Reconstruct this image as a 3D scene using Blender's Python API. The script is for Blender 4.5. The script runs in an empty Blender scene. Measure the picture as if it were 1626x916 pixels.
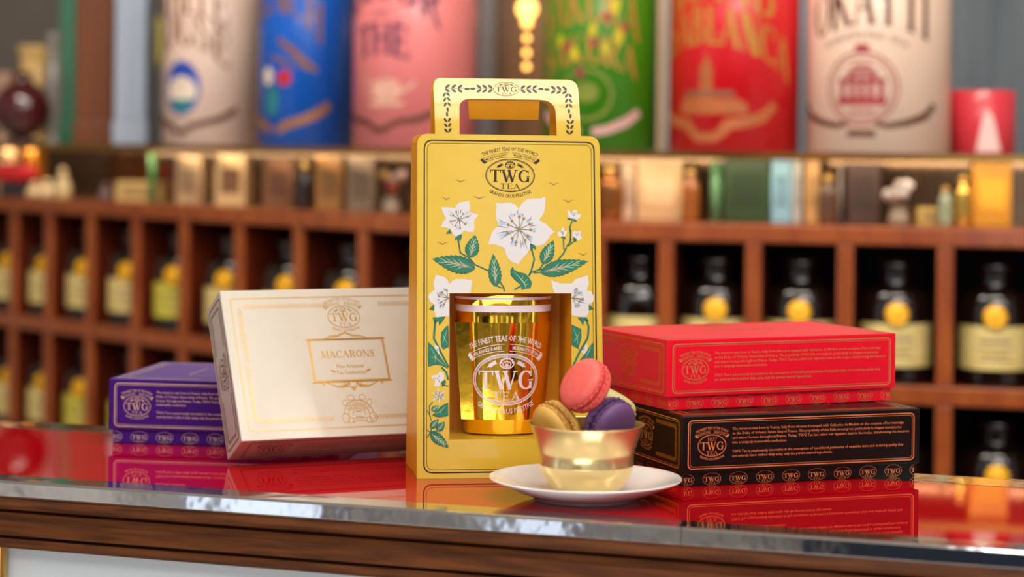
import bpy, bmesh, math, random
from mathutils import Vector, Matrix
rnd = random.Random(7)
SC = bpy.context.scene
COL = SC.collection
PI = math.pi
# ------------------------------------------------------------------ camera
F, CX, YH, ROLL, ZC, PW = 3400.0, 813.0, 235.0, 0.011, 1.30, 1626.0
cam = bpy.data.cameras.new('camera')
cam.sensor_fit = 'HORIZONTAL'; cam.sensor_width = 36.0
cam.lens = F / PW * 36.0
cam.shift_x = 0.0
cam.shift_y = -(458.0 - YH) / PW
cam.clip_start = 0.05; cam.clip_end = 60
cam.dof.use_dof = True
cam.dof.focus_distance = 1.945
cam.dof.aperture_fstop = 3.5
co = bpy.data.objects.new('camera', cam); COL.objects.link(co)
co.location = (0, 0, ZC); co.rotation_euler = (PI / 2, -ROLL, 0)
SC.camera = co
# ------------------------------------------------------------------ light
SC.view_settings.view_transform = 'Standard'; SC.view_settings.look = 'None'
SC.view_settings.gamma = 1.0; SC.view_settings.use_curve_mapping = False
SC.view_settings.exposure = -0.22
W = bpy.data.worlds.new('world'); SC.world = W; W.use_nodes = True
W.node_tree.nodes['Background'].inputs[0].default_value = (0.80, 0.88, 1.0, 1)
W.node_tree.nodes['Background'].inputs[1].default_value = 1.7
def area(name, loc, target, sx, sy, power, col):
    l = bpy.data.lights.new(name, 'AREA'); l.shape = 'RECTANGLE'; l.size = sx; l.size_y = sy
    l.energy = power; l.color = col
    o = bpy.data.objects.new(name, l); COL.objects.link(o); o.location = loc
    d = Vector(target) - Vector(loc); o.rotation_euler = d.to_track_quat('-Z', 'Y').to_euler()
    return o
area('ceiling_lamp_front', (0.42, 0.62, 2.62), (0.1, 2.0, 1.2), 1.3, 0.62, 27, (1.0, 0.97, 0.93))
area('ceiling_lamp_left', (-1.5, 0.3, 2.5), (-0.1, 2.0, 1.1), 0.7, 0.7, 7, (1.0, 0.97, 0.94))
area('ceiling_lamp_right', (1.6, 0.9, 2.6), (0.1, 2.0, 1.1), 0.5, 1.0, 12, (1.0, 0.93, 0.84))
area('shelf_lamp_left', (-0.9, 2.9, 3.0), (-0.6, 4.2, 1.35), 1.2, 0.3, 36, (1.0, 0.92, 0.80))
area('shelf_lamp_right', (0.5, 2.3, 3.0), (0.5, 3.6, 1.35), 1.4, 0.3, 34, (1.0, 0.92, 0.78))
area('counter_front_lamp', (-0.3, 0.2, 0.45), (-0.3, 1.9, 0.8), 1.2, 0.4, 7, (0.96, 0.97, 1.0))
area('hall_fill', (0.0, -1.6, 3.1), (0.0, -1.6, 0.0), 3.5, 1.5, 95, (1.0, 0.98, 0.95))  # added overhead fill, brightens hall floor and front wall for the gold reflections
# ------------------------------------------------------------------ helpers
def s2l(c):
    return tuple(((x / 255.0) / 12.92 if x / 255.0 <= 0.04045 else ((x / 255.0 + 0.055) / 1.055) ** 2.4) for x in c)
MATS = {}
def mat(name, rgb, rough=0.5, metal=0.0, coat=0.0, var=0.0, scale=20.0, bump=0.0, stretch=(1, 1, 1), rgb2=None, spec=0.5, trans=0.0, ior=1.5, emit=0.0, crough=0.03, sheen=0.0, mixlo=0.35, mixhi=0.65, detail=4.0):
    if name in MATS: return MATS[name]
    m = bpy.data.materials.new(name); m.use_nodes = True
    nt = m.node_tree; p = nt.nodes['Principled BSDF']
    c = s2l(rgb)
    p.inputs['Base Color'].default_value = (*c, 1)
    p.inputs['Roughness'].default_value = rough
    p.inputs['Metallic'].default_value = metal
    p.inputs['Coat Weight'].default_value = coat
    p.inputs['Coat Roughness'].default_value = crough
    p.inputs['Specular IOR Level'].default_value = spec
    p.inputs['Transmission Weight'].default_value = trans
    p.inputs['IOR'].default_value = ior
    p.inputs['Sheen Weight'].default_value = sheen; p.inputs['Sheen Roughness'].default_value = .35
    if emit:
        p.inputs['Emission Color'].default_value = (*c, 1); p.inputs['Emission Strength'].default_value = emit
    if var or rgb2 or bump:
        tc = nt.nodes.new('ShaderNodeTexCoord'); mp = nt.nodes.new('ShaderNodeMapping')
        mp.inputs['Scale'].default_value = stretch
        nz = nt.nodes.new('ShaderNodeTexNoise'); nz.inputs['Scale'].default_value = scale; nz.inputs['Detail'].default_value = detail
        nt.links.new(tc.outputs['Object'], mp.inputs[0]); nt.links.new(mp.outputs[0], nz.inputs['Vector'])
        if var or rgb2:
            rp = nt.nodes.new('ShaderNodeValToRGB')
            rp.color_ramp.elements[0].position = mixlo; rp.color_ramp.elements[1].position = mixhi
            a = c if rgb2 else tuple(x * (1 - var) for x in c); b = s2l(rgb2) if rgb2 else tuple(min(1, x * (1 + var)) for x in c)
            rp.color_ramp.elements[0].color = (*a, 1); rp.color_ramp.elements[1].color = (*b, 1)
            nt.links.new(nz.outputs['Fac'], rp.inputs[0]); nt.links.new(rp.outputs[0], p.inputs['Base Color'])
        if bump:
            bp = nt.nodes.new('ShaderNodeBump'); bp.inputs['Strength'].default_value = bump; bp.inputs['Distance'].default_value = 0.002
            nt.links.new(nz.outputs['Fac'], bp.inputs['Height']); nt.links.new(bp.outputs[0], p.inputs['Normal'])
    MATS[name] = m; return m
def mk(name, V, Fc, m, parent=None, smooth=False, matrix=None):
    me = bpy.data.meshes.new(name); me.from_pydata([tuple(v) for v in V], [], Fc); me.update()
    if smooth: me.polygons.foreach_set('use_smooth', [True] * len(me.polygons))
    me.materials.append(m)
    o = bpy.data.objects.new(name, me); COL.objects.link(o)
    if parent: o.parent = parent
    if matrix is not None: o.matrix_local = matrix
    return o
def mkb(name, bm, m, parent=None, smooth=False, matrix=None):
    me = bpy.data.meshes.new(name); bm.normal_update(); bm.to_mesh(me); bm.free()
    if smooth: me.polygons.foreach_set('use_smooth', [True] * len(me.polygons))
    me.materials.append(m)
    o = bpy.data.objects.new(name, me); COL.objects.link(o)
    if parent: o.parent = parent
    if matrix is not None: o.matrix_local = matrix
    return o
def tag(o, label=None, cat=None, group=None, kind=None):
    if label: o['label'] = label
    if cat: o['category'] = cat
    if group: o['group'] = group
    if kind: o['kind'] = kind
    return o
def thing(name, label, cat, M=None, group=None):
    o = bpy.data.objects.new(name, None); COL.objects.link(o); o.empty_display_size = 0.02
    if M is not None: o.matrix_world = M
    return tag(o, label, cat, group)
def fmat(O, ex, ey, ez):
    return Matrix(((ex[0], ey[0], ez[0], O[0]), (ex[1], ey[1], ez[1], O[1]), (ex[2], ey[2], ez[2], O[2]), (0, 0, 0, 1)))
def yawm(x, y, z, yaw):
    return Matrix.Translation((x, y, z)) @ Matrix.Rotation(yaw, 4, 'Z')
def boxbm(x0, x1, y0, y1, z0, z1, bev=0.0, seg=2, bm=None):
    own = bm is None
    if own: bm = bmesh.new()
    vs = [bm.verts.new(p) for p in ((x0, y0, z0), (x1, y0, z0), (x1, y1, z0), (x0, y1, z0), (x0, y0, z1), (x1, y0, z1), (x1, y1, z1), (x0, y1, z1))]
    fs = [bm.faces.new([vs[i] for i in f]) for f in ((3, 2, 1, 0), (4, 5, 6, 7), (0, 1, 5, 4), (1, 2, 6, 5), (2, 3, 7, 6), (3, 0, 4, 7))]
    if bev:
        es = list({e for f in fs for e in f.edges})
        bmesh.ops.bevel(bm, geom=es, offset=bev, segments=seg, affect='EDGES', profile=0.5)
    return bm
def box(name, x0, x1, y0, y1, z0, z1, m, parent=None, bev=0.0, matrix=None):
    return mkb(name, boxbm(x0, x1, y0, y1, z0, z1, bev), m, parent, False, matrix)
def lathe(prof, n=48, bm=None, wob=None):
    if bm is None: bm = bmesh.new()
    rings = []
    for (r, z) in prof:
        if r < 1e-6: rings.append([bm.verts.new((0, 0, z))]); continue
        ring = []
        for i in range(n):
            a = 2 * PI * i / n
            rr, zz = (r, z) if wob is None else wob(r, z, a)
            ring.append(bm.verts.new((rr * math.cos(a), rr * math.sin(a), zz)))
        rings.append(ring)
    for A, B in zip(rings, rings[1:]):
        if len(A) == 1 and len(B) == 1: continue
        for i in range(n):
            j = (i + 1) % n
            if len(A) == 1: bm.faces.new((A[0], B[j], B[i]))
            elif len(B) == 1: bm.faces.new((A[i], A[j], B[0]))
            else: bm.faces.new((A[i], A[j], B[j], B[i]))
    bmesh.ops.recalc_face_normals(bm, faces=bm.faces[:])
    return bm
def smoothprof(pts, k=6):
    P = [Vector((p[0], p[1], 0)) for p in pts]; out = []
    for i in range(len(P) - 1):
        p0 = P[max(i - 1, 0)]; p1 = P[i]; p2 = P[i + 1]; p3 = P[min(i + 2, len(P) - 1)]
        for j in range(k):
            t = j / k
            q = 0.5 * ((2 * p1) + (p2 - p0) * t + (2 * p0 - 5 * p1 + 4 * p2 - p3) * t * t + (3 * p1 - p0 - 3 * p2 + p3) * t ** 3)
            out.append((q.x, q.y))
    out.append((P[-1].x, P[-1].y)); return out
def copy_thing(root, label=None, group=None):
    r = root.copy(); COL.objects.link(r)
    if label: r['label'] = label
    if group: r['group'] = group
    for ch in list(root.children):
        c = ch.copy(); COL.objects.link(c); c.parent = r
        for g in list(ch.children):
            d = g.copy(); COL.objects.link(d); d.parent = c
    return r
# pixel of the 1626x916 photograph -> ray from the camera, for measuring where things stand
def ray(px, py):
    u = px - CX; v = py - YH; c, s = math.cos(ROLL), math.sin(ROLL)
    return Vector(((u * c + v * s) / F, 1.0, -(v * c - u * s) / F))
CAM = Vector((0, 0, ZC))
def at(px, py, Y): return CAM + ray(px, py) * Y
def ground(px, py, z=1.0):
    d = ray(px, py); return CAM + d * ((z - ZC) / d.z)
class Face:
    """a flat face of a thing: local origin and axes, with the thing's matrix, to lay print on"""
    def __init__(s, M, O, ex, ez):
        s.M, s.O, s.ex, s.ez = M, Vector(O), Vector(ex).normalized(), Vector(ez).normalized()
        s.n = s.ex.cross(s.ez); s.Mi = M.inverted()
    def st(s, px, py):
        o = s.Mi @ CAM; d = s.Mi.to_3x3() @ ray(px, py)
        t = (s.O - o).dot(s.n) / d.dot(s.n); p = o + d * t - s.O
        return (p.dot(s.ex), p.dot(s.ez))
    def p(s, x, y, off=0.0): return s.O + s.ex * x + s.ez * y + s.n * off
# ------------------------------------------------------------------ print: flat shapes and lettering
_fc = {}
def font_mesh(t):
    if t in _fc: return _fc[t]
    cu = bpy.data.curves.new('t', 'FONT'); cu.body = t; cu.size = 1.0; cu.resolution_u = 1; cu.offset = .012
    ob = bpy.data.objects.new('t', cu); COL.objects.link(ob)
    bpy.context.view_layer.update()
    me = bpy.data.meshes.new_from_object(ob.evaluated_get(bpy.context.evaluated_depsgraph_get()))
    V = [(v.co.x, v.co.y) for v in me.vertices]; Fc = [tuple(p.vertices) for p in me.polygons]
    bpy.data.objects.remove(ob); bpy.data.curves.remove(cu); bpy.data.meshes.remove(me)
    _fc[t] = (V, Fc); return _fc[t]
def fw(t):
    V = font_mesh(t)[0]
    return (max(v[0] for v in V) - min(v[0] for v in V)) if V else 0.0
CAPH = None
def adv(c): return fw('H' + c + 'H') - fw('HH')
T_, t_ = 0.19, 0.07
def _arc(cx, cy, rx, ry, a0, a1, T=T_, t=t_, n=16):
    pts, ws = [], []
    for i in range(n + 1):
        a = math.radians(a0 + (a1 - a0) * i / n); pts.append((cx + rx * math.cos(a), cy + ry * math.sin(a))); ws.append(t + (T - t) * abs(math.cos(a)) ** 1.3)
    return ('P', pts, ws)
def L(x0, y0, x1, y1, w): return ('P', [(x0, y0), (x1, y1)], [w, w])
def S(x, y, h): return ('P', [(x - h, y + (0.03 if y < .5 else -0.03)), (x + h, y + (0.03 if y < .5 else -0.03))], [0.06, 0.06])
GL = {
 'T': (.84, [L(.42, 0, .42, 1, T_), L(.02, .965, .82, .965, t_), L(.05, 1, .04, .76, .07), L(.79, 1, .80, .76, .07), S(.42, 0, .2)]),
 'W': (1.28, [L(.14, 1, .42, 0, T_), L(.42, 0, .66, .95, t_), L(.58, 1, .86, 0, T_), L(.86, 0, 1.12, 1, t_), S(.14, 1, .17), S(.6, 1, .15), S(1.13, 1, .13)]),
 'G': (.92, [_arc(.46, .5, .36, .47, 48, 318), L(.74, .04, .74, .42, T_ * .9), S(.74, .46, .17), L(.76, .97, .76, .68, .07)]),
 'C': (.82, [_arc(.45, .5, .35, .47, 48, 318), L(.73, .97, .73, .68, .07)]),
 'O': (.9, [_arc(.45, .5, .35, .47, 0, 360, n=24)]),
 'Q': (.9, [_arc(.45, .5, .35, .47, 0, 360, n=24), L(.45, .15, .8, -.15, .1)]),
 'E': (.76, [L(.18, 0, .18, 1, T_), L(.02, .965, .68, .965, t_), L(.02, .035, .7, .035, t_), L(.18, .52, .52, .52, t_), L(.66, 1, .66, .76, .07), L(.69, 0, .69, .26, .07), L(.52, .64, .52, .4, .06)]),
 'F': (.72, [L(.18, 0, .18, 1, T_), L(.02, .965, .66, .965, t_), L(.18, .5, .5, .5, t_), L(.64, 1, .64, .74, .07), L(.5, .62, .5, .38, .06), S(.18, 0, .17)]),
 'L': (.7, [L(.18, 0, .18, 1, T_), L(.02, .035, .66, .035, t_), L(.65, 0, .65, .3, .07), S(.18, 1, .17)]),
 'A': (.92, [L(.1, 0, .44, 1, t_), L(.42, 1, .78, 0, T_), L(.2, .33, .64, .33, t_), S(.1, 0, .13), S(.78, 0, .16)]),
 'V': (.92, [L(.12, 1, .46, 0, T_), L(.46, 0, .8, 1, t_), S(.12, 1, .16), S(.8, 1, .13)]),
 'M': (1.06, [L(.12, 0, .12, 1, t_), L(.16, 1, .52, .05, T_), L(.52, .05, .88, 1, t_), L(.9, 0, .9, 1, T_), S(.12, 0, .13), S(.9, 0, .17), S(.1, 1, .1), S(.93, 1, .12)]),
 'N': (.94, [L(.14, 0, .14, 1, t_), L(.14, 1, .78, 0, T_), L(.8, 0, .8, 1, t_), S(.14, 0, .13), S(.12, 1, .12), S(.8, 1, .13)]),
 'R': (.88, [L(.18, 0, .18, 1, T_), L(.02, .965, .45, .965, t_), _arc(.45, .74, .2, .225, 90, -90), L(.18, .515, .45, .515, t_), L(.42, .5, .74, 0, T_ * .9), S(.18, 0, .17), S(.76, 0, .1)]),
 'P': (.8, [L(.18, 0, .18, 1, T_), L(.02, .965, .45, .965, t_), _arc(.45, .72, .2, .245, 90, -90), L(.18, .475, .45, .475, t_), S(.18, 0, .17)]),
 'B': (.84, [L(.18, 0, .18, 1, T_), L(.02, .965, .42, .965, t_), _arc(.42, .75, .18, .215, 90, -90), L(.18, .53, .45, .53, t_), _arc(.44, .285, .22, .25, 90, -90), L(.02, .035, .45, .035, t_)]),
 'D': (.9, [L(.18, 0, .18, 1, T_), L(.02, .965, .4, .965, t_), _arc(.4, .5, .34, .465, 90, -90), L(.02, .035, .4, .035, t_)]),
 'H': (.94, [L(.18, 0, .18, 1, T_), L(.76, 0, .76, 1, T_), L(.18, .52, .76, .52, t_), S(.18, 0, .16), S(.18, 1, .16), S(.76, 0, .16), S(.76, 1, .16)]),
 'K': (.92, [L(.18, 0, .18, 1, T_), L(.76, 1, .22, .42, t_), L(.36, .58, .8, 0, T_), S(.18, 0, .16), S(.18, 1, .16), S(.76, 1, .12), S(.8, 0, .12)]),
 'I': (.42, [L(.21, 0, .21, 1, T_), S(.21, 0, .18), S(.21, 1, .18)]),
 'J': (.6, [L(.36, .2, .36, 1, T_), S(.36, 1, .18), _arc(.2, .2, .16, .18, 0, -170)]),
 'U': (.9, [L(.18, .3, .18, 1, T_), L(.76, .3, .76, 1, t_), _arc(.47, .32, .29, .29, 180, 360), S(.18, 1, .16), S(.76, 1, .13)]),
 'X': (.92, [L(.14, 1, .76, 0, T_), L(.76, 1, .14, 0, t_), S(.14, 1, .14), S(.76, 1, .12), S(.14, 0, .12), S(.76, 0, .14)]),
 'Y': (.9, [L(.12, 1, .45, .45, T_), L(.78, 1, .45, .45, t_), L(.45, 0, .45, .48, T_), S(.12, 1, .14), S(.78, 1, .12), S(.45, 0, .16)]),
 'S': (.7, [('P', [(.6, .78), (.5, .93), (.34, .965), (.18, .9), (.12, .76), (.2, .62), (.38, .52), (.54, .4), (.58, .24), (.5, .09), (.33, .035), (.18, .08), (.09, .24)], [.06, .07, .07, .1, .14, .17, .18, .17, .14, .1, .07, .07, .06]), L(.6, .97, .6, .72, .06), L(.09, .03, .09, .3, .06)]),
 '1': (.5, [L(.26, 0, .26, 1, T_ * .8), L(.26, .98, .08, .85, .07), S(.26, 0, .18)]),
 '8': (.66, [_arc(.33, .74, .2, .23, 0, 360, T=.14), _arc(.33, .26, .25, .25, 0, 360, T=.14)]),
 '3': (.62, [_arc(.27, .74, .22, .23, 140, -90, T=.14), _arc(.27, .26, .25, .25, 90, -140, T=.14)]),
 '7': (.62, [L(.06, .965, .58, .965, .08), L(.56, .95, .24, 0, .13), L(.07, 1, .07, .78, .06)]),
 "'": (.25, [L(.12, 1, .1, .78, .09)]), '-': (.5, [L(.1, .45, .4, .45, .07)]), '.': (.3, [L(.1, .05, .22, .05, .11)]), ' ': (.4, []),
}
class Ink:
    def __init__(s): s.V = []; s.F = []
    def poly(s, pts):
        b = len(s.V); s.V += [tuple(p) for p in pts]; s.F.append(tuple(range(b, b + len(pts)))); return s
    def stroke(s, pts, w, closed=False):
        n = len(pts); b = len(s.V); ws = w if isinstance(w, (list, tuple)) else [w] * n
        for i in range(n):
            p = pts[i]
            a = pts[(i - 1) % n] if (closed or i > 0) else None; c = pts[(i + 1) % n] if (closed or i < n - 1) else None
            d1 = Vector((p[0] - a[0], p[1] - a[1])) if a is not None else None
            d2 = Vector((c[0] - p[0], c[1] - p[1])) if c is not None else None
            if d1 is not None and d1.length < 1e-12: d1 = None
            if d2 is not None and d2.length < 1e-12: d2 = None
            if d1 is None: d = d2
            elif d2 is None: d = d1
            else: d = d1.normalized() + d2.normalized()
            if d is None or d.length < 1e-9: d = Vector((1, 0))
            d = d.normalized(); nrm = Vector((-d.y, d.x)); k = 1.0
            if d1 is not None and d2 is not None:
                cs = max(0.5, abs(d.dot(d1.normalized()))); k = 1 / cs
            h = ws[i] * .5 * k
            s.V.append((p[0] + nrm.x * h, p[1] + nrm.y * h)); s.V.append((p[0] - nrm.x * h, p[1] - nrm.y * h))
        for i in range(n if closed else n - 1):
            j = (i + 1) % n; s.F.append((b + 2 * i, b + 2 * i + 1, b + 2 * j + 1, b + 2 * j))
        return s
    def ring(s, cx, cy, rx, ry, w, n=40, a0=0, a1=360):
        full = abs(a1 - a0) >= 359.9; m = n if full else n + 1
        pts = [(cx + rx * math.cos(math.radians(a0 + (a1 - a0) * i / n)), cy + ry * math.sin(math.radians(a0 + (a1 - a0) * i / n))) for i in range(m)]
        return s.stroke(pts, w, full)
    def disc(s, cx, cy, rx, ry=None, n=12, rot=0.0):
        ry = rx if ry is None else ry; c, d = math.cos(rot), math.sin(rot)
        return s.poly([(cx + rx * math.cos(2 * PI * i / n) * c - ry * math.sin(2 * PI * i / n) * d, cy + rx * math.cos(2 * PI * i / n) * d + ry * math.sin(2 * PI * i / n) * c) for i in range(n)])
    def add(s, o, fn=None):
        b = len(s.V); s.V += [fn(*v) if fn else v for v in o.V]; s.F += [tuple(i + b for i in f) for f in o.F]; return s
    def serif(s, t, x, y, w, h, track=0.04, bold=1.0):
        tot = sum(GL[c][0] for c in t) + track * (len(t) - 1); k = w / tot; cx = x
        for ch in t:
            gw, st = GL[ch]
            for (_, pts, ws) in st:
                s.stroke([(cx + p[0] * k, y + p[1] * h) for p in pts], [q * bold * min(k, h) if len(ws) > 2 or abs(pts[0][0] - pts[-1][0]) < .45 else q * bold * h * .9 for q in ws])
            cx += (gw + track) * k
        return s
    def sans(s, t, x, y, h, w=None, align='l'):
        """one line in the plain font; h = capital height"""
        V, Fc = font_mesh(t)
        if not V: return s
        mnx = min(v[0] for v in V); mxx = max(v[0] for v in V); ky = h / 0.70; kx = (w / (mxx - mnx)) if w else ky
        off = 0.0 if align == 'l' else -(mxx - mnx) * kx / 2
        b = len(s.V); s.V += [(x + off + (v[0] - mnx) * kx, y + v[1] * ky) for v in V]; s.F += [tuple(i + b for i in f) for f in Fc]
        return s
    def arc(s, t, cx, cy, R, half, h, up=True, serif=False, bold=1.0):
        """lettering centred on the top (up) or bottom of a circle; half = half angle in radians"""
        gap = 0.04
        ad = [(GL[c][0] + gap) if serif else (adv(c) if c != ' ' else 0.3) for c in t]; tot = sum(ad); span = 2 * half
        cur = 0.0; k = span * R / tot
        for ch, a in zip(t, ad):
            if ch != ' ':
                th = (cur + a / 2) / tot * span - half
                g = Ink()
                if serif: g.serif(ch, -GL[ch][0] * k / 2, -h / 2, GL[ch][0] * k, h, bold=bold)
                else:
                    V, Fc = font_mesh(ch); mn = min(v[0] for v in V); mx = max(v[0] for v in V)
                    g.V = [((v[0] - (mn + mx) / 2) * k, v[1] * h / .70 - h / 2) for v in V]; g.F = list(Fc)
                c, d = math.cos(th), math.sin(th)
                if up: s.add(g, lambda x, y: (cx + R * d + x * c + y * d, cy + R * c - x * d + y * c))
                else: s.add(g, lambda x, y: (cx + R * d + x * c - y * d, cy - R * c + x * d + y * c))
            cur += a
        return s
    def arch(s, t, cx, cy, w, rise, h, bold=1.0):
        """upright serif capitals on an arched baseline"""
        tot = sum(GL[c][0] for c in t) + .04 * (len(t) - 1); k = w / tot; x = cx - w / 2
        for ch in t:
            gw = GL[ch][0] * k; g = Ink(); g.serif(ch, 0, 0, gw, h, bold=bold); x0 = x
            s.add(g, lambda a, b: (x0 + a, cy + b + rise * (1 - (2 * (x0 + a - cx) / w) ** 2))); x += gw + .04 * k
        return s
    def clip(s, x0, x1, y0=-1e9, y1=1e9):
        o = Ink()
        for f in s.F:
            P = [s.V[i] for i in f]
            if all(x0 <= p[0] <= x1 and y0 <= p[1] <= y1 for p in P): o.poly(P); continue
            for ax, lim, sg in ((0, x0, 1), (0, x1, -1), (1, y0, 1), (1, y1, -1)):
                Q = []
                for i in range(len(P)):
                    a, b = P[i], P[(i + 1) % len(P)]; da, db = (a[ax] - lim) * sg, (b[ax] - lim) * sg
                    if da >= 0: Q.append(a)
                    if da * db < 0:
                        t = da / (da - db); Q.append((a[0] + (b[0] - a[0]) * t, a[1] + (b[1] - a[1]) * t))
                P = Q
                if not P: break
            if len(P) > 2: o.poly(P)
        return o
    def slice(s, dx):
        """cut into narrow upright strips so print can follow a round body"""
        o = Ink()
        for f in s.F:
            P = [s.V[i] for i in f]; a = min(p[0] for p in P); b = max(p[0] for p in P)
            if b - a <= dx: o.poly(P); continue
            t = Ink(); t.poly(P); k = math.floor(a / dx)
            while k * dx < b:
                o.add(t.clip(max(a, k * dx), min(b, (k + 1) * dx))); k += 1
        return o
    def put(s, name, fn, m, parent):
        """fn(x, y) -> local 3D point"""
        if hasattr(fn, 'dx'): s = s.slice(fn.dx)
        o = mk(name, [fn(*v) for v in s.V], s.F, m, parent); return o
def rrect(x0, y0, x1, y1, r, n=5):
    out = []
    for cx, cy, a in ((x1 - r, y1 - r, 0), (x0 + r, y1 - r, 90), (x0 + r, y0 + r, 180), (x1 - r, y0 + r, 270)):
        for i in range(n + 1):
            t = math.radians(a + 90 * i / n); out.append((cx + r * math.cos(t), cy + r * math.sin(t)))
    return out
def sprig(ink, x, y, ang, ln, n=4):
    c, d = math.cos(ang), math.sin(ang)
    ink.stroke([(x, y), (x + ln * c, y + ln * d)], ln * .06)
    for i in range(n):
        q = ln * (0.2 + 0.75 * i / n); sz = ln * .2
        for sg in (1, -1):
            a = ang + sg * .6; ink.disc(x + q * c + sz * .7 * math.cos(a), y + q * d + sz * .7 * math.sin(a), sz * .75, sz * .33, 8, a)
def crest(year=False, outer=True, simple=False, doublering=False):
    """the round mark, ellipse half-width 1"""
    k = Ink(); k.ring(0, 0, 1, .67, .035)
    if not simple: k.ring(0, 0, .955, .63, .014)
    if doublering: k.ring(0, 0, .93, .60, .02)
    k.serif('TWG', -.83, -.27, 1.66, .5, track=.02, bold=1.05)
    k.serif('TEA', -.41, -.55, .82, .22, track=.08)
    if year: k.serif('1837', -.33, .29, .66, .21, track=.06)
    elif not simple:
        k.ring(0, .42, .2, .13, .03, 16); k.ring(0, .40, .12, .075, .025, 12); k.disc(0, .38, .05, .04, 8)
        for i in range(7):
            a = PI * (i / 6.0); k.disc(.17 * math.cos(a), .45 + .11 * math.sin(a), .035, .035, 6)
        sprig(k, -.58, .31, .5, .32); sprig(k, .58, .31, PI - .5, .32)
    if outer:
        k.arc('THE FINEST TEAS OF THE WORLD', 0, -1.65, 2.74, .435, .15)
        for R, w in ((2.58, .014), (2.40, .014)):
            for sg in (1, -1):
                k.stroke([(R * math.sin(sg * a), -1.65 + R * math.cos(a)) for a in [.03 + .43 * i / 10 for i in range(11)]], w)
        k.arc('MELANGES RARES', 0, -1.65, 2.49, .19, .085) if False else None
        for sg, tx in ((-1, 'MELANGES RARES'), (1, "MILLESIMES D'EXCEPTION")):
            g = Ink(); g.arc(tx, 0, 0, 2.49, .18, .085)
            a = sg * .24; c, d = math.cos(a), math.sin(a)
            k.add(g, lambda x, y: (x * c + y * d, -1.65 - x * d + y * c))
            e = sg * .46
            k.poly([(2.62 * math.sin(e), -1.65 + 2.62 * math.cos(e)), (2.62 * math.sin(e + sg * .03), -1.65 + 2.56 * math.cos(e + sg * .03)), (2.40 * math.sin(e + sg * .0), -1.65 + 2.36 * math.cos(e)), (2.4 * math.sin(e - sg * .06), -1.65 + 2.36 * math.cos(e - sg * .06))])
        k.arc('GRANDS CRUS PRESTIGE', 0, .94, 1.78, .50, .14, up=False)
    return k
_CR = {}
def crestc(**kw):
    key = tuple(sorted(kw.items()))
    if key not in _CR: _CR[key] = crest(**kw)
    return _CR[key]
def chevrons(ink, p0, p1, n, w):
    d = Vector((p1[0] - p0[0], p1[1] - p0[1])); ln = d.length; d = d / ln; nr = Vector((-d.y, d.x)); st = ln / n
    for i in range(n):
        c = Vector(p0) + d * (st * i)
        for sg in (1, -1):
            a = c + d * st * .9 ; b = c + nr * (w * sg)
            q = d * st * .5
            ink.poly([tuple(a), tuple(a - q * .9), tuple(b - q * .6), tuple(b)] if sg > 0 else [tuple(b), tuple(b - q * .6), tuple(a - q * .9), tuple(a)])
def fill_shape(loops, thick):
    """2D outline with holes -> solid sheet; returns verts (x, y, z +-thick/2) and faces"""
    cu = bpy.data.curves.new('f', 'CURVE'); cu.dimensions = '2D'; cu.fill_mode = 'BOTH'; cu.extrude = thick / 2
    for lp in loops:
        sp = cu.splines.new('POLY'); sp.points.add(len(lp) - 1); sp.use_cyclic_u = True
        for q, p in zip(sp.points, lp): q.co = (p[0], p[1], 0, 1)
    ob = bpy.data.objects.new('f', cu); COL.objects.link(ob); bpy.context.view_layer.update()
    me = bpy.data.meshes.new_from_object(ob.evaluated_get(bpy.context.evaluated_depsgraph_get()))
    V = [tuple(v.co) for v in me.vertices]; Fc = [tuple(p.vertices) for p in me.polygons]
    bpy.data.objects.remove(ob); bpy.data.curves.remove(cu); bpy.data.meshes.remove(me)
    return V, Fc
# ------------------------------------------------------------------ materials
M_red = mat('red_lacquer', (168, 0, 14), .5, coat=1.0, crough=.012, var=.10, scale=3, spec=0.0)
M_chrome = mat('polished_chrome', (225, 228, 232), .08, 1.0, bump=.35, scale=18, detail=3)
M_wood = mat('dark_wood', (66, 32, 8), .5, var=.35, scale=14, stretch=(1.2, 14, 14), rgb2=(98, 52, 17), spec=.22)
M_wood2 = mat('orange_wood', (142, 62, 20), .38, var=.3, scale=10, stretch=(3, 3, 1), rgb2=(168, 84, 30), coat=.9, crough=.14)
M_dark = mat('dark_recess', (30, 16, 10), .6, var=.2)
M_marble = mat('white_marble', (205, 212, 216), .3, scale=3.0, rgb2=(178, 172, 166), mixlo=.62, mixhi=.75)
M_brass = mat('brass', (206, 158, 84), .22, 1.0, var=.05)
M_porc = mat('white_porcelain', (238, 234, 230), .12, coat=.6, var=.01)
M_yel = mat('yellow_card', (216, 178, 46), .36, coat=.9, crough=.10, var=.015, scale=60)
M_yel2 = mat('orange_card_shaded', (226, 150, 16), .45, var=.03, scale=60)  # orange card; the tone also paints shade on the inner back handle
M_gold = mat('gold_foil', (248, 196, 60), .07, 1.0, bump=.05, scale=40)
M_goldglass = mat('pale_gold_luster', (228, 204, 146), .24, .9, var=.03, scale=8)
M_silver = mat('silver_print', (226, 210, 214), .4, .2, var=.02)
M_black = mat('black_print', (44, 26, 8), .4, var=.05)
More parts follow.
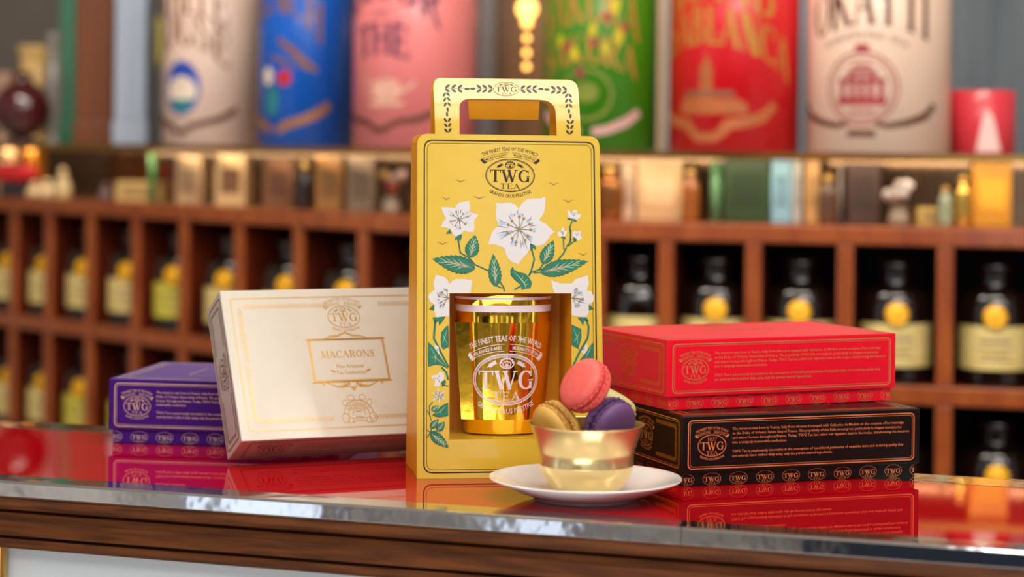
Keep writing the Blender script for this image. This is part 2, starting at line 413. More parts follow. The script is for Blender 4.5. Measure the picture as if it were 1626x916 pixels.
# ------------------------------------------------------------------ setting
def struct(name, bm, m):
    o = mkb(name, bm, m); o['kind'] = 'structure'; return o
M_floor = mat('stone_floor', (190, 180, 168), .35, scale=4, rgb2=(206, 198, 188))
M_ceil = mat('pale_ceiling', (205, 196, 184), .7, var=.03)
M_wback = mat('grey_brown_wall', (112, 100, 88), .5, scale=2.0, rgb2=(86, 84, 84))
M_wfront = mat('stone_front', (120, 112, 106), .4, scale=2.2, rgb2=(228, 222, 214), mixlo=.40, mixhi=.60, detail=6.0)
M_wside = mat('dark_panelling', (84, 56, 38), .5, var=.25, scale=3, stretch=(1, 1, .3))
struct('floor', boxbm(-3.2, 3.2, -3.6, 6.2, -.1, 0), M_floor)
struct('ceiling', boxbm(-3.2, 3.2, -3.6, 6.2, 3.2, 3.3), M_ceil)
struct('wall_back', boxbm(-3.2, 3.2, 6.0, 6.2, 0, 3.2), M_wback)
def wall_with_windows(name, side, wins, lo, hi, n0):
    # side: 'x-', 'x+', 'y-'; wins run along the wall
    def bx(a, b, z0, z1, t0, t1, bm):
        if side == 'y-': boxbm(a, b, -3.6 - t1, -3.6 - t0, z0, z1, bm=bm)
        elif side == 'x-': boxbm(-3.2 - t1, -3.2 - t0, a, b, z0, z1, bm=bm)
        else: boxbm(3.2 + t0, 3.2 + t1, a, b, z0, z1, bm=bm)
    bm = bmesh.new(); zs, zt = .06, 2.9
    xs = [lo] + [v for w in wins for v in w] + [hi]
    for a, b in zip(xs[0::2], xs[1::2]): bx(a, b, zs, zt, 0, .1, bm)
    bx(lo, hi, 0, zs, 0, .1, bm); bx(lo, hi, zt, 3.2, 0, .1, bm)
    struct(name, bm, M_wfront)
    for i, (a, b) in enumerate(wins):
        bm = bmesh.new()
        bx(a, a + .05, zs, zt, -.02, .12, bm); bx(b - .05, b, zs, zt, -.02, .12, bm); bx(a + .05, b - .05, zs, zs + .05, -.02, .12, bm); bx(a + .05, b - .05, zt - .05, zt, -.02, .12, bm)
        struct('window_%d' % (n0 + i), bm, M_wood)
wall_with_windows('wall_front', 'y-', [(-1.1, -.5), (-.2, .2), (.7, 1.0), (1.5, 2.0), (2.4, 2.9)], -3.2, 3.2, 1)
wall_with_windows('wall_left', 'x-', [(-3.0, -2.4), (-1.7, -1.0), (-.2, .3), (.9, 1.6)], -3.6, 6.2, 8)
struct('unseen_dark_panel', boxbm(-2.7, -1.3, -3.599, -3.57, .06, 2.9), mat('navy_panel', (22, 30, 48), .4, var=.3, scale=1.5))  # unseen navy panel, added to darken the reflection in the chrome strip
wall_with_windows('wall_right', 'x+', [(-2.4, -1.8), (.2, .7)], -3.6, 6.2, 12)
# ------------------------------------------------------------------ counter
cf = Vector((-.4575, 1.927, 0)); 
A = ground(0, 763.2); B_ = ground(1626, 875.5)
cdir = (B_ - A); cdir.z = 0; cdir.normalize(); cyaw = math.atan2(cdir.y, cdir.x)
cmid = A + (B_ - A) * .5
MC = yawm(cmid.x, cmid.y, 1.0, cyaw)         # local x along the counter, y away from the camera, z=0 at the top
counter = thing('display_counter', 'red lacquered counter with chrome edge strips and dark wood moulding, carrying the sweets', 'counter', Matrix.Translation((cmid.x, cmid.y, 0)) @ Matrix.Rotation(cyaw, 4, 'Z'))
UP = Matrix.Translation((0, 0, 1.0))
CL = 1.15
MCi = MC.inverted()
yi = (MCi @ ground(813, 808)).y               # front strip inner edge
yb = (MCi @ ground(0, 677)).y; yb = (yb + (MCi @ ground(1626, 776)).y) / 2
print('counter', cyaw, yi, yb)
SW = .056
box('red_top', -CL, CL, yi, yb, -.03, 0, M_red, counter, matrix=UP)
def trim(name, x0, x1, prof, m):
    n = len(prof); V = []
    for x in (x0, x1):
        for (y, z) in prof: V.append((x, y, z))
    Fc = [(i, (i + 1) % n, n + (i + 1) % n, n + i) for i in range(n)] + [tuple(range(n))[::-1], tuple(range(n, 2 * n))]
    bm = bmesh.new(); vs = [bm.verts.new(v) for v in V]
    for f in Fc: bm.faces.new([vs[i] for i in f])
    bmesh.ops.recalc_face_normals(bm, faces=bm.faces[:])
    return mkb(name, bm, m, counter, matrix=UP)
tp = [(yi - .0004, -.012), (yi - .0004, .0003), (.0022, .0003), (.0008, -.0002), (-.0002, -.0018), (-.002, -.0125), (-.0008, -.0146), (.004, -.0146)]
seam = (MCi @ ground(1082, 838)).x
trim('edge_strip', -CL, seam - .0003, tp, M_chrome); trim('edge_strip', seam + .0003, CL, tp, M_chrome)
bp = [(yb + .0004, -.01), (yb + .0004, .0001), (yb + .0012, .0002), (yb + SW - .006, .0002), (yb + SW - .002, -.0006), (yb + SW, -.0025), (yb + SW, -.014)]
trim('edge_strip', -CL, CL, bp, M_chrome)
def wp(v): return -.0005 * 0 + v
wprof = [(.004, -.0150), (-.001, -.0152), (-.0035, -.0175), (-.0045, -.0205), (-.0035, -.0235), (-.0005, -.0250), (.0060, -.0252), (.0060, -.0268), (-.0015, -.0275), (-.0005, -.0290), (.0025, -.0350), (.0020, -.0400), (-.0020, -.0450), (-.0025, -.0472), (.0060, -.0478), (.0060, -.0500), (-.0010, -.0506), (-.0018, -.0560), (.0005, -.0590), (.03, -.0590), (.03, -.015)]
trim('moulding', -CL, CL, wprof, M_wood)
box('back_moulding', -CL, CL, yb + .002, yb + SW - .003, -.075, -.0145, M_wood, counter, matrix=UP)
box('core', -CL, CL, .032, yb - .025, -.0590, -.0305, M_dark, counter, matrix=UP)
box('front_panel', -CL, CL, .020, .031, -.93, -.0592, M_marble, counter, matrix=UP)
box('back_panel', -CL, CL, yb - .02, yb - .005, -.93, -.0752, M_wood, counter, matrix=UP)
box('plinth', -CL, CL, .02, yb - .006, -1.0, -.9302, M_dark, counter, matrix=UP)
px_post = Face(MC, (0, .0115, 0), (1, 0, 0), (0, 0, 1)).st(-3, 890)[0]
mkb('corner_post', lathe([(.0, -.93), (.008, -.93), (.008, -.0592), (0, -.0592)], 16), M_brass, counter, matrix=UP @ Matrix.Translation((px_post, .0115, 0)))
pxo = Face(MC, (0, .018, 0), (1, 0, 0), (0, 0, 1)).st(590, 910)[0]
box('tan_panel', pxo + .01, pxo + .30, .0155, .0198, -.9, -.0592, mat('tan_panel', (196, 140, 92), .4, var=.1), counter, matrix=UP)
# ------------------------------------------------------------------ yellow bag
BO = ground(661.6, 760.6)
byaw = math.atan2(.1545, .988)
MB = yawm(BO.x, BO.y, 1.0, byaw)
bag = thing('gift_bag', 'tall yellow handled carton printed with white flowers, holding a gold tumbler', 'gift bag', MB)
BD = .094; ZS = .3115; LEAN = .024; ZH = .3640
panel = Face(MB, (0, 0, 0), (1, 0, 0), (0, LEAN, ZS))
class Bent(Face):
    """the handle: goes on from the panel's lean and bends back toward the top"""
    def p(s, x, y, off=0.0):
        q = max(0.0, y); v = s.O + s.ex * x + Vector((0, LEAN / ZS * y + 3.3 * q * q, y * .974)) ; sl = LEAN / ZS + 6.6 * q; n = Vector((0, -1, sl)).normalized()
        return v + n * off
handle = Bent(MB, panel.p(0, math.hypot(LEAN, ZS)), (1, 0, 0), (0, .012, ZH - ZS))
SHT = math.hypot(LEAN, ZS)
def P2(px, py): return panel.st(px, py)
def H2(px, py): return handle.st(px, py)
TH = .0009
def sheet(name, loops, face, m, parent, thick=TH, back=None):
    V, Fc = fill_shape(loops, thick)
    return mk(name, [face.p(x, y, z - thick / 2) for x, y, z in V], Fc, m, parent)
def bez_corner(a, c, b, n=7):
    return [tuple((1 - t) ** 2 * a[k] + 2 * t * (1 - t) * c[k] + t * t * b[k] for k in (0, 1)) for t in [i / n for i in range(n + 1)]]
bl = P2(661.8, 760.4); br = P2(959.4, 756.4)
pxout = bez_corner((679, 212.4), (662.3, 212.4), (662.3, 232)) 
front_out = [P2(*p) for p in pxout] + [bl, br] + [P2(*p) for p in bez_corner((952.4, 236), (951.8, 216.2), (934, 216))]
win = [P2(713.9, 465.7), P2(907.2, 465.9), P2(908.5, 704.2), P2(711.4, 697.6)]
win[2] = (win[1][0], win[3][1]); win[3] = (win[0][0], win[3][1])
sheet('front_panel', [front_out, win], panel, M_yel, bag)
xl, yl_ = win[3]; xr, yt_ = win[1]
def hpx(px, py): return H2(px, py)
hole_px = [(729.6, 213.6)] + bez_corner((729.0, 172), (729.2, 157.2), (746, 157.0)) + bez_corner((858, 158.4), (881, 159.5), (882, 180)) + [(884, 214.8)]
hout_px = [(691, 212.6)] + bez_corner((688.2, 138), (688.5, 124), (700, 123.6)) + bez_corner((902, 126.6), (917.6, 127.5), (918.2, 144)) + [(922.2, 215.8)]
hole = [H2(*p) for p in hole_px]; hout = [H2(*p) for p in hout_px]
hole[0] = (hole[0][0], 0.0006); hole[-1] = (hole[-1][0], 0.0006); hout[0] = (hout[0][0], -.0004); hout[-1] = (hout[-1][0], -.0004)
# the handle is one sheet: hole closed along its lower edge by the shoulder of the panel
hloop = hout + hole[::-1]
def bent_sheet(name, mp, m):
    V, Fc = fill_shape([hloop], 0.0); I = Ink(); I.V = [(v[0], v[1]) for v in V]; I.F = Fc; bm = bmesh.new()
    k = 0
    while k * .003 < .06:
        t = I.clip(-1, 1, k * .003 - (.01 if k == 0 else 0), (k + 1) * .003)
        for f in t.F:
            P = [mp(handle.p(*t.V[i])) for i in f]
            try: bm.faces.new([bm.verts.new(p) for p in P])
            except ValueError: pass
        k += 1
    bmesh.ops.remove_doubles(bm, verts=bm.verts[:], dist=1e-5)
    bmesh.ops.recalc_face_normals(bm, faces=bm.faces[:])
    bmesh.ops.solidify(bm, geom=bm.faces[:], thickness=TH * .7)
    bm.normal_update()
    for e in bm.edges:
        if len(e.link_faces) != 2 or e.calc_face_angle(0) > .6: e.smooth = False
    mkb(name, bm, m, bag, True)
bent_sheet('handle', lambda v: v, M_yel)
# back half, mirrored in depth
def mir(p): return Vector((p.x, BD - p.y, p.z))
V, Fc = fill_shape([front_out], TH)
mk('back_panel', [mir(panel.p(x, y, z - TH / 2)) for x, y, z in V], Fc, M_yel2, bag)
bent_sheet('back_handle', lambda v: mir(v) + Vector((0, -.007, 0)), M_yel2)
# folding side walls
for nm, x0, x1 in (('side_panel', bl[0], P2(662.3, 232)[0]), ('side_panel', br[0], P2(952.4, 236)[0])):
    zt = P2(662.3, 226)[1]
    sgn = 1 if nm and x0 < .1 else -1
    f0, f1 = panel.p(x0, .0003), panel.p(x1, zt)
    mid0 = Vector((f0.x + sgn * .0012, BD / 2, .0003)); mid1 = Vector((f1.x + sgn * .004, BD / 2, f1.z))
    VV = [f0 + Vector((0, -.0002, 0)), mid0, mir(f0), f1 + Vector((0, -.0002, 0)), mid1, mir(f1)]
    VV += [v + Vector((sgn * .0008, 0, 0)) for v in VV]
    mk(nm, VV, [(0, 1, 4, 3), (1, 2, 5, 4), (6, 9, 10, 7), (7, 10, 11, 8), (3, 4, 10, 9), (4, 5, 11, 10)], M_yel2, bag)
box('bottom', bl[0] + .002, br[0] - .002, .001, BD - .001, .0003, .0012, M_yel2, bag)
# niche behind the window
ND = .072
y0 = panel.p(0, yl_).y + .0012; zf = panel.p(0, yl_).z; zc = panel.p(0, yt_).z; y0t = panel.p(0, yt_).y + .0012
def q5(name, pts, m=M_yel2): return mk(name, pts, [tuple(range(len(pts)))], m, bag)
ny = .0768
q5('niche_floor', [(xl - .001, y0, zf), (xr + .001, y0, zf), (xr + .001, ny, zf), (xl - .001, ny, zf)], M_yel)
q5('niche_wall', [(xl - .0008, y0, zf), (xl - .0008, ny, zf), (xl - .0008, ny, zc + .02), (xl - .0008, y0t, zc + .02)])
q5('niche_wall', [(xr + .0008, y0, zf), (xr + .0008, ny, zf), (xr + .0008, ny, zc + .02), (xr + .0008, y0t, zc + .02)])
q5('niche_wall', [(xl - .001, ny, zf), (xr + .001, ny, zf), (xr + .001, ny, zc + .02), (xl - .001, ny, zc + .02)])
# flap folded in from the handle hole
fa, fb = handle.p(*H2(743, 158.5)), handle.p(*H2(857, 160)); 
mk('handle_flap', [fa + Vector((0, .002, 0)), fb + Vector((0, .002, 0)), fb + Vector((.001, .013, -.0175)), fa + Vector((.003, .013, -.0175)), fa + Vector((0, .003, 0)), fb + Vector((0, .003, 0)), fb + Vector((.001, .014, -.0175)), fa + Vector((.003, .014, -.0175))], [(0, 1, 2, 3), (7, 6, 5, 4), (3, 2, 6, 7), (0, 3, 7, 4), (1, 5, 6, 2)], M_yel2, bag)
# --- print on the bag: drawn in photo pixels, laid on the card
def bagprint(name, ink, m, lay=1, face=panel):
    return ink.put(name, lambda x, y: face.p(*face.st(x, y), .00012 * lay), m, bag)
def pxs(pts, ox, oy, sc): return [(ox + x / sc, oy + y / sc) for x, y in pts]
I = Ink(); bp_ = bez_corner((687, 222.8), (673.8, 222.8), (673.8, 237)) + bez_corner((673.2, 737), (673.2, 750.6), (688, 750.6)) + bez_corner((935, 747.6), (949.2, 747.4), (949.0, 734)) + bez_corner((943.2, 240), (943.2, 226.2), (930, 226.0))
I.stroke(bp_, 2.3, True)
I2 = bez_corner((688.5, 227.2), (678.2, 227.2), (678.2, 239)) + bez_corner((677.6, 735), (677.6, 746.3), (690, 746.2)) + bez_corner((933, 743.4), (944.6, 743), (944.4, 732)) + bez_corner((938.8, 242), (938.8, 230.4), (928, 230.2))
I.stroke(I2, .8, True); bagprint('printed_border', I, M_black)
I = Ink(); kx = crestc(); I.add(kx, lambda x, y: (810 + 38.7 * x, 278.6 - 38.7 * y + .5 * x)); bagprint('printed_crest', I, M_black)
M_fw = mat('flower_white', (212, 208, 206), .45, var=.02); M_gr = mat('leaf_green', (28, 112, 84), .5, var=.12, scale=300); M_dg = mat('deep_green', (14, 62, 52), .5, var=.1)
M_vein = mat('vein_pale', (176, 206, 160), .5, var=.05); M_brn = mat('leaf_brown', (140, 112, 96), .5, var=.08); M_oliv = mat('stamen_olive', (150, 130, 70), .5, var=.1)
M_bl = mat('petal_blue', (158, 188, 220), .5, var=.05); M_lil = mat('petal_line', (130, 120, 150), .5, var=.05); M_bird = mat('bird_brown', (150, 112, 44), .5, var=.05)
c2 = (760, 300, 10.1625); c1 = (660, 290, 10.1625); c5 = (800, 370, 10.1625); c4 = (660, 370, 10.1625); c3 = (820, 320, 11.593); c6 = (665, 430, 5.725); c7 = (665, 570, 5.725); c8 = (870, 430, 5.722)
big = pxs([(270, 215), (330, 235), (420, 225), (510, 217), (590, 250), (650, 320), (690, 240), (780, 165), (890, 150), (1000, 155), (1075, 120), (1078, 200), (1070, 290), (1050, 400), (975, 500), (1080, 560), (1140, 620), (1225, 690), (1150, 755)], *c2) + pxs([(730, 75), (660, 170), (600, 198), (540, 205), (480, 190), (420, 170), (420, 250), (370, 340), (310, 400), (250, 470), (240, 510), (200, 490), (120, 460), (60, 400), (30, 330), (10, 250)], *c5) + pxs([(1425, 240), (1290, 190), (1170, 180)], *c4) + pxs([(185, 790), (215, 700), (260, 640), (330, 600), (290, 500), (275, 380), (290, 290)], *c2)
lf = pxs([(415, 400), (520, 397), (600, 405), (632, 420), (650, 370), (700, 325), (780, 305), (860, 290), (882, 390), (872, 478), (950, 495), (1020, 525), (960, 590), (940, 640), (950, 720), (935, 800), (860, 795), (780, 775), (730, 830), (640, 880), (590, 810), (562, 742), (470, 722), (400, 715), (440, 640), (490, 575), (440, 490)], *c1)
ml = [(692, 436), (699, 438), (706, 440), (711, 445), (714.4, 450.7), (718, 446), (724, 443), (737, 443), (750, 445), (748.5, 455), (747, 465.4), (713.6, 465.4), (713.4, 503), (704, 502), (693, 504), (689.5, 493), (690.5, 484), (683, 479), (680, 472), (682, 466), (690, 460), (688, 450)]
mr = [(875, 445), (890, 450), (905, 450), (907.6, 450), (914, 443), (924, 440), (933, 437), (935, 451), (931.5, 460.5), (939, 463), (943, 471), (941.7, 479), (934.7, 484.5), (935.5, 494.7), (931, 503.4), (920.7, 502.6), (907.6, 500.5), (907.5, 465.5), (879.6, 465.2), (877, 455)]
star = []
for i in range(6):
    a = math.radians(95 + 60 * i); star += [(696.5 + 4.5 * math.cos(a - .52), 628.5 - 5 * math.sin(a - .52)), (696.5 + 13 * math.cos(a), 628.5 - 13.4 * math.sin(a))]
bell = pxs([(110, 155), (145, 145), (172, 142), (185, 115), (215, 122), (232, 150), (222, 190), (195, 215), (185, 250), (135, 245), (150, 205), (130, 180)], *c7)
b1 = pxs([(935, 160), (975, 160), (1010, 230), (1050, 160), (1110, 150), (1122, 232), (1195, 235), (1170, 300), (1110, 332), (1000, 310), (950, 285)], *c3)
b2 = pxs([(870, 465), (885, 540), (935, 535), (915, 610), (890, 650), (830, 642), (770, 640), (755, 590), (770, 545), (810, 560), (830, 500)], *c3)
b3 = pxs([(1030, 585), (1050, 535), (1110, 552), (1190, 535), (1175, 610), (1210, 690), (1130, 715), (1080, 670), (1030, 625)], *c3)
b4 = pxs([(360, 665), (358, 740), (320, 757), (303, 735), (335, 685)], *c8); b5 = pxs([(150, 668), (180, 690), (187, 755), (160, 767), (135, 732)], *c6)
def layprint(name, ink, m, lay, parent):
    if not ink.F: return None
    return ink.put(name, lambda x, y: panel.p(*panel.st(x, y), .00012 * lay), m, parent)
def flower(outline, cx, cy, R, n, stam, seed, amin=0, amax=360):
    W, BLU, LIL, BLK, OLI = Ink(), Ink(), Ink(), Ink(), Ink(); W.poly(outline); r = random.Random(seed)
    for i in range(n):
        a = math.radians(amin + (amax - amin) * (i + .5) / n + r.uniform(-6, 6)); l0, l1 = R * r.uniform(.25, .4), R * r.uniform(.6, .85)
        for k in range(3):
            aa = a + (k - 1) * .16 + r.uniform(-.04, .04); s0, s1 = l0 * r.uniform(.9, 1.3), l1 * r.uniform(.75, 1.0)
            bend = r.uniform(-.12, .12); tint = k == 1 and r.random() < .6
            (BLU if tint else LIL).stroke([(cx + s0 * math.cos(aa), cy - s0 * math.sin(aa)), (cx + (s0 + s1) / 2 * math.cos(aa + bend), cy - (s0 + s1) / 2 * math.sin(aa + bend)), (cx + s1 * math.cos(aa), cy - s1 * math.sin(aa))], [.5, 4.6 if tint else 1.3, .4] if R > 30 else [.3, .9 if tint else .55, .2])
    for i in range(stam):
        a = math.radians(amin + (amax - amin) * (i + .3) / stam + r.uniform(-8, 8)); q = R * r.uniform(.36, .5)
        BLK.stroke([(cx + 1.5 * math.cos(a), cy - 1.5 * math.sin(a)), (cx + q * .7 * math.cos(a), cy - q * .7 * math.sin(a))], .7)
        OLI.stroke([(cx + q * .55 * math.cos(a), cy - q * .55 * math.sin(a)), (cx + q * math.cos(a), cy - q * math.sin(a))], .7); OLI.disc(cx + q * math.cos(a), cy - q * math.sin(a), max(1.1, R * .05), n=9)
    OLI.disc(cx, cy, max(1.0, R * .07), n=10)
    o = layprint('printed_flower', W, M_fw, 2, bag)
    layprint('petal_tint', BLU, M_bl, 3, o); layprint('petal_line', LIL, M_lil, 4, o); layprint('filament', BLK, M_black, 5, o); layprint('stamen', OLI, M_oliv, 6, o)
flower(big, 824.5, 364, 47, 9, 11, 3, 20, 380); flower(lf, 729, 348, 29, 6, 8, 5)
flower(ml, 711.0, 473, 31, 4, 5, 8, 95, 262); flower(mr, 910.0, 473, 31, 4, 5, 9, -75, 88)
flower(star, 696.5, 628.5, 12, 6, 6, 11); flower(bell, 695, 601, 9, 3, 0, 13)
flower(b1, 911, 341.5, 6, 3, 0, 21, 20, 160); flower(b2, 893.5, 371, 6, 3, 0, 22, 20, 160); flower(b3, 916, 373, 6, 3, 0, 23, 20, 160); flower(b4, 927, 555, 4, 2, 0, 24, 20, 160); flower(b5, 694, 556, 4, 2, 0, 25, 20, 160)
def putleaf(GRN, DGR, BRN, VEI):
    o = layprint('printed_leaf', GRN, M_gr, 4, bag); layprint('leaf_edge', DGR, M_dg, 3, o); layprint('leaf_shade', BRN, M_brn, 5, o); layprint('leaf_vein', VEI, M_vein, 6, o)
def leaf(bx, by, tx, ty, hw, teeth=7, curve=0.0):
    GRN, DGR, BRN, VEI = Ink(), Ink(), Ink(), Ink()
    d = Vector((tx - bx, ty - by)); ln = d.length; d /= ln; n = Vector((-d.y, d.x))
    def pt(t, w): return (bx + d.x * ln * t + n.x * (w * hw + curve * math.sin(PI * t)), by + d.y * ln * t + n.y * (w * hw + curve * math.sin(PI * t)))
    def prof(t): return (math.sin(PI * t ** .72) ** .85) * (1 - .12 * t)
    for ink, ex in ((DGR, .10), (GRN, 0.0)):
        side = []
        for sg in (1, -1):
            side.append([pt(min(1, .02 + .94 * i / (teeth * 2) + (.02 if i % 2 else 0)), sg * prof(.02 + .94 * i / (teeth * 2)) * (1 + ex) * (1.0 if i % 2 else .86)) for i in range(teeth * 2 + 1)])
        ink.poly([pt(0, 0)] + side[0] + [pt(1.01 + ex * .1, 0)] + side[1][::-1])
    BRN.poly([pt(.05, 0), pt(.22, .22), pt(.42, .26), pt(.7, .03), pt(.42, -.2), pt(.2, -.16)])
    b = hw > 8
    VEI.stroke([pt(.12, 0), pt(.5, .02), pt(.82, 0)], [.5, .9, .4] if b else [.3, .5, .3])
    for i in range(4):
        t = .2 + .15 * i
        for sg in (1, -1): VEI.stroke([pt(t, 0), pt(t + .14, sg * .3 * prof(t)), pt(t + .22, sg * .62 * prof(t + .2))], [.5, 1.0, .3] if b else [.25, .5, .2])
    putleaf(GRN, DGR, BRN, VEI)
for a in ((754.5, 426, 687.3, 411, 14.2, 9), (746.5, 409, 754.5, 373, 11.3, 7), (787.5, 455, 783, 403.5, 10.3, 8), (858, 432.6, 932.8, 415, 12.8, 10), (861.5, 419, 879, 382, 10.8, 7),
          (685.2, 652, 696.5, 644, 4.5, 5), (683.5, 680, 696.4, 665, 5.6, 5), (694, 684.5, 706, 669.5, 6.2, 5), (683.5, 687, 712.2, 710.5, 8.5, 7)): leaf(*a)
G_, D_, B2_, V_ = Ink(), Ink(), Ink(), Ink(); cl = pxs([(150, 545), (112, 600), (118, 680), (200, 770), (290, 840), (290, 912), (430, 885), (455, 800), (400, 705), (350, 655), (290, 640), (230, 625), (160, 590)], *c5); G_.poly(cl)
D_.stroke(cl[:6], 1.2)
V_.stroke(pxs([(360, 900), (330, 800), (240, 700), (150, 620)], *c5), [.6, .9, .8, .4])
for a, b in (((330, 800), (390, 740)), ((340, 840), (395, 820)), ((290, 750), (310, 690)), ((335, 830), (265, 740))): V_.stroke(pxs([a, b], *c5), [.8, .4])
putleaf(G_, D_, B2_, V_)
for pp, off in (([(268, 498), (250, 508), (208, 556), (200, 620), (207, 690), (222, 712), (273, 688)], c6), ([(88, 648), (130, 690), (160, 730), (200, 790), (265, 885), (200, 857), (150, 850), (88, 868), (85, 780)], c6), ([(265, 400), (232, 412), (200, 432), (165, 470), (125, 510), (165, 525), (200, 527), (265, 515)], c7), ([(217, 490), (260, 512), (300, 530), (303, 610), (275, 700), (285, 712), (217, 672)], c8), ([(412, 650), (380, 690), (350, 740), (290, 812), (330, 808), (414, 790)], c8)):
    G_, D_, B2_, V_ = Ink(), Ink(), Ink(), Ink(); q = pxs(pp, *off); G_.poly(q); D_.stroke(q, .7, True)
    cx = sum(p[0] for p in q) / len(q); cy = sum(p[1] for p in q) / len(q)
    for p in q[::2]: V_.stroke([(cx, cy), (cx + (p[0] - cx) * .65, cy + (p[1] - cy) * .65)], [.8, .3])
    putleaf(G_, D_, B2_, V_)
def stem(pts, w):
    G_, D_ = Ink(), Ink(); G_.stroke(pts, w); D_.stroke([(x + w * .45, y + .3) for x, y in pts], .6)
    o = layprint('printed_stem', G_, M_gr, 1, bag); layprint('stem_edge', D_, M_dg, 2, o)
for pts, off, w in (([(680, 90), (720, 320), (860, 400), (960, 510), (1150, 600), (1180, 612)], c4, 2.3), ([(1350, 770), (1420, 880), (1432, 940)], c4, 2.4), ([(1290, 845), (1400, 890)], c4, 2), ([(450, 270), (490, 420), (440, 610), (405, 690)], c5, 2.4),
                    ([(1010, 230), (960, 330), (850, 460), (700, 560), (540, 600), (430, 640), (400, 690)], c5, 2.2), ([(960, 90), (968, 265)], c5, 2), ([(1075, -60), (1075, 130), (1010, 220)], c5, 2), ([(1160, 110), (1030, 215)], c5, 2), ([(640, 490), (570, 590)], c5, 2.2), ([(690, 640), (600, 632), (480, 640)], c5, 2.4), ([(280, 850), (170, 915)], c5, 2.6),
                    ([(1020, 360), (980, 480), (995, 620), (985, 760)], c3, 2), ([(150, 450), (135, 610), (200, 740), (270, 875)], c6, 3.2), ([(205, 75), (250, 120), (266, 190)], c7, 3), ([(215, 235), (266, 245)], c7, 2), ([(125, 390), (95, 425), (97, 500), (112, 560)], c7, 1.4), ([(100, 510), (75, 470)], c7, 1.2), ([(110, 630), (112, 655), (75, 715)], c7, 1.5), ([(112, 660), (165, 655)], c7, 1.4), ([(75, 645), (112, 670)], c7, 1.6),
                    ([(345, 440), (370, 510), (360, 610), (290, 730), (217, 885)], c8, 3)): stem(pxs(pts, *off), w)
for pp, off in (([(640, 90), (650, 50), (745, 20), (735, 90), (715, 140), (700, 90), (665, 95), (635, 120)], c4), ([(490, 10), (550, -60), (580, 5)], c4), ([(425, 170), (480, 190), (510, 220), (515, 275), (480, 235), (460, 265), (435, 290)], c5), ([(925, 80), (940, 50), (985, 55), (995, 105), (965, 80)], c5), ([(1110, 100), (1130, 70), (1170, 90), (1165, 140), (1140, 120)], c5),
                ([(935, 320), (960, 300), (1060, 320), (1110, 365), (1090, 375), (1020, 345)], c3), ([(130, 425), (240, 418), (215, 460), (185, 495), (180, 455), (140, 480)], c6), ([(95, 350), (135, 305), (138, 360)], c6), ([(205, 210), (240, 190), (245, 215), (215, 255)], c7), ([(270, 425), (350, 425), (372, 460), (330, 450), (318, 495), (300, 460)], c8), ([(372, 305), (415, 345), (372, 360)], c8)): G_, D_ = Ink(), Ink(); q = pxs(pp, *off); G_.poly(q); D_.stroke(q, .5, True); o = layprint('printed_sepal', G_, M_gr, 1, bag); layprint('sepal_edge', D_, M_dg, 2, o)
for x, y, w in ((731, 287, 19), (879, 291.5, 19), (708.5, 315, 14), (760.5, 313.5, 22), (902, 319, 18), (702.5, 386, 20), (925.5, 403.5, 17)):
    BRD = Ink(); BRD.stroke([(x - w * .5, y - 1), (x - w * .25, y - 1.2), (x, y + 2), (x + w * .25, y - .6), (x + w * .5, y - 1.2)], [.3, 1.2, 1.8, 1.2, .3]); layprint('printed_bird', BRD, M_bird, 1, bag)
# wreath and small crest on the handle
I = Ink()
def wleaf(x, y, a, ln): I.disc(x + ln * .5 * math.cos(a), y + ln * .5 * math.sin(a), ln * .5, ln * .24, 8, a)
def wchain(p, q, n, ln):
    d = Vector((q[0] - p[0], q[1] - p[1])); a = math.atan2(d.y, d.x)
    I.stroke([p, q], .5)
    for i in range(n):
        t = (i + .1) / n; x, y = p[0] + d.x * t, p[1] + d.y * t
        if i == n - 1: wleaf(x, y, a, ln)
        else:
            for sg in (1, -1): wleaf(x + math.cos(a + sg * 1.57) * .8, y + math.sin(a + sg * 1.57) * .8, a + sg * .62, ln)
wchain((711.5, 211), (709.3, 178), 4, 8); wchain((708, 146), (710.8, 177), 4, 8); wchain((706, 140), (746, 141), 4, 9); wchain((783, 140.8), (747, 140.6), 4, 9)
wchain((904, 214), (905.5, 181), 4, 8); wchain((902, 148), (903, 180), 4, 8); wchain((826, 141.5), (863, 141.2), 4, 9); wchain((901, 143.5), (865, 142), 4, 9)
I.add(crestc(outer=False), lambda x, y: (803.8 + 20.5 * x, 141.3 - 16.5 * y))
bagprint('printed_wreath', I, M_black, 1, handle)
# ------------------------------------------------------------------ gold tumbler inside the bag
cz = MB.to_3x3() @ Vector((0, 0, 1))
def bagw(p): return MB @ Vector(p)
CYD = .0458; CSQ = .63                      # the tumbler is pressed a little flat by the carton
_yc = (MB @ Vector((.085, CYD, 0))).y
_cw = MB.inverted() @ at(798.0, 575, _yc)
Mcup = MB @ Matrix.Translation((_cw.x, CYD, zf + .0002)) @ Matrix.Rotation(math.radians(-90), 4, 'Z') @ Matrix.Diagonal((CSQ, 1, 1, 1))
cup = thing('gold_tumbler', 'shiny gold foil tumbler with white lettering standing in the window of the yellow carton', 'tumbler', Mcup)
def Rc(z): return .0355 + (z / .135) * (.0462 - .0355)
CR = 0.0
mkb('cup_body', lathe([(0, .001), (.0345, .001), (Rc(.002), .0015), (Rc(.0675), .0675), (Rc(.132), .132), (Rc(.132) - .0015, .133), (Rc(.132) - .002, .131), (Rc(.09) - .002, .09)], 72), M_gold, cup, True)
def conefn(off, zscale=1.0):
    def fn(s, t):
        r = Rc(t) + off; a = s / r; y = math.sin(a); x = math.cos(a)
        if off > .001 and y < -.74: x = math.sqrt(1 - .74 ** 2) - (-.74 - y) * .42
        return (r * x, r * y, t)
    fn.dx = .004
    return fn
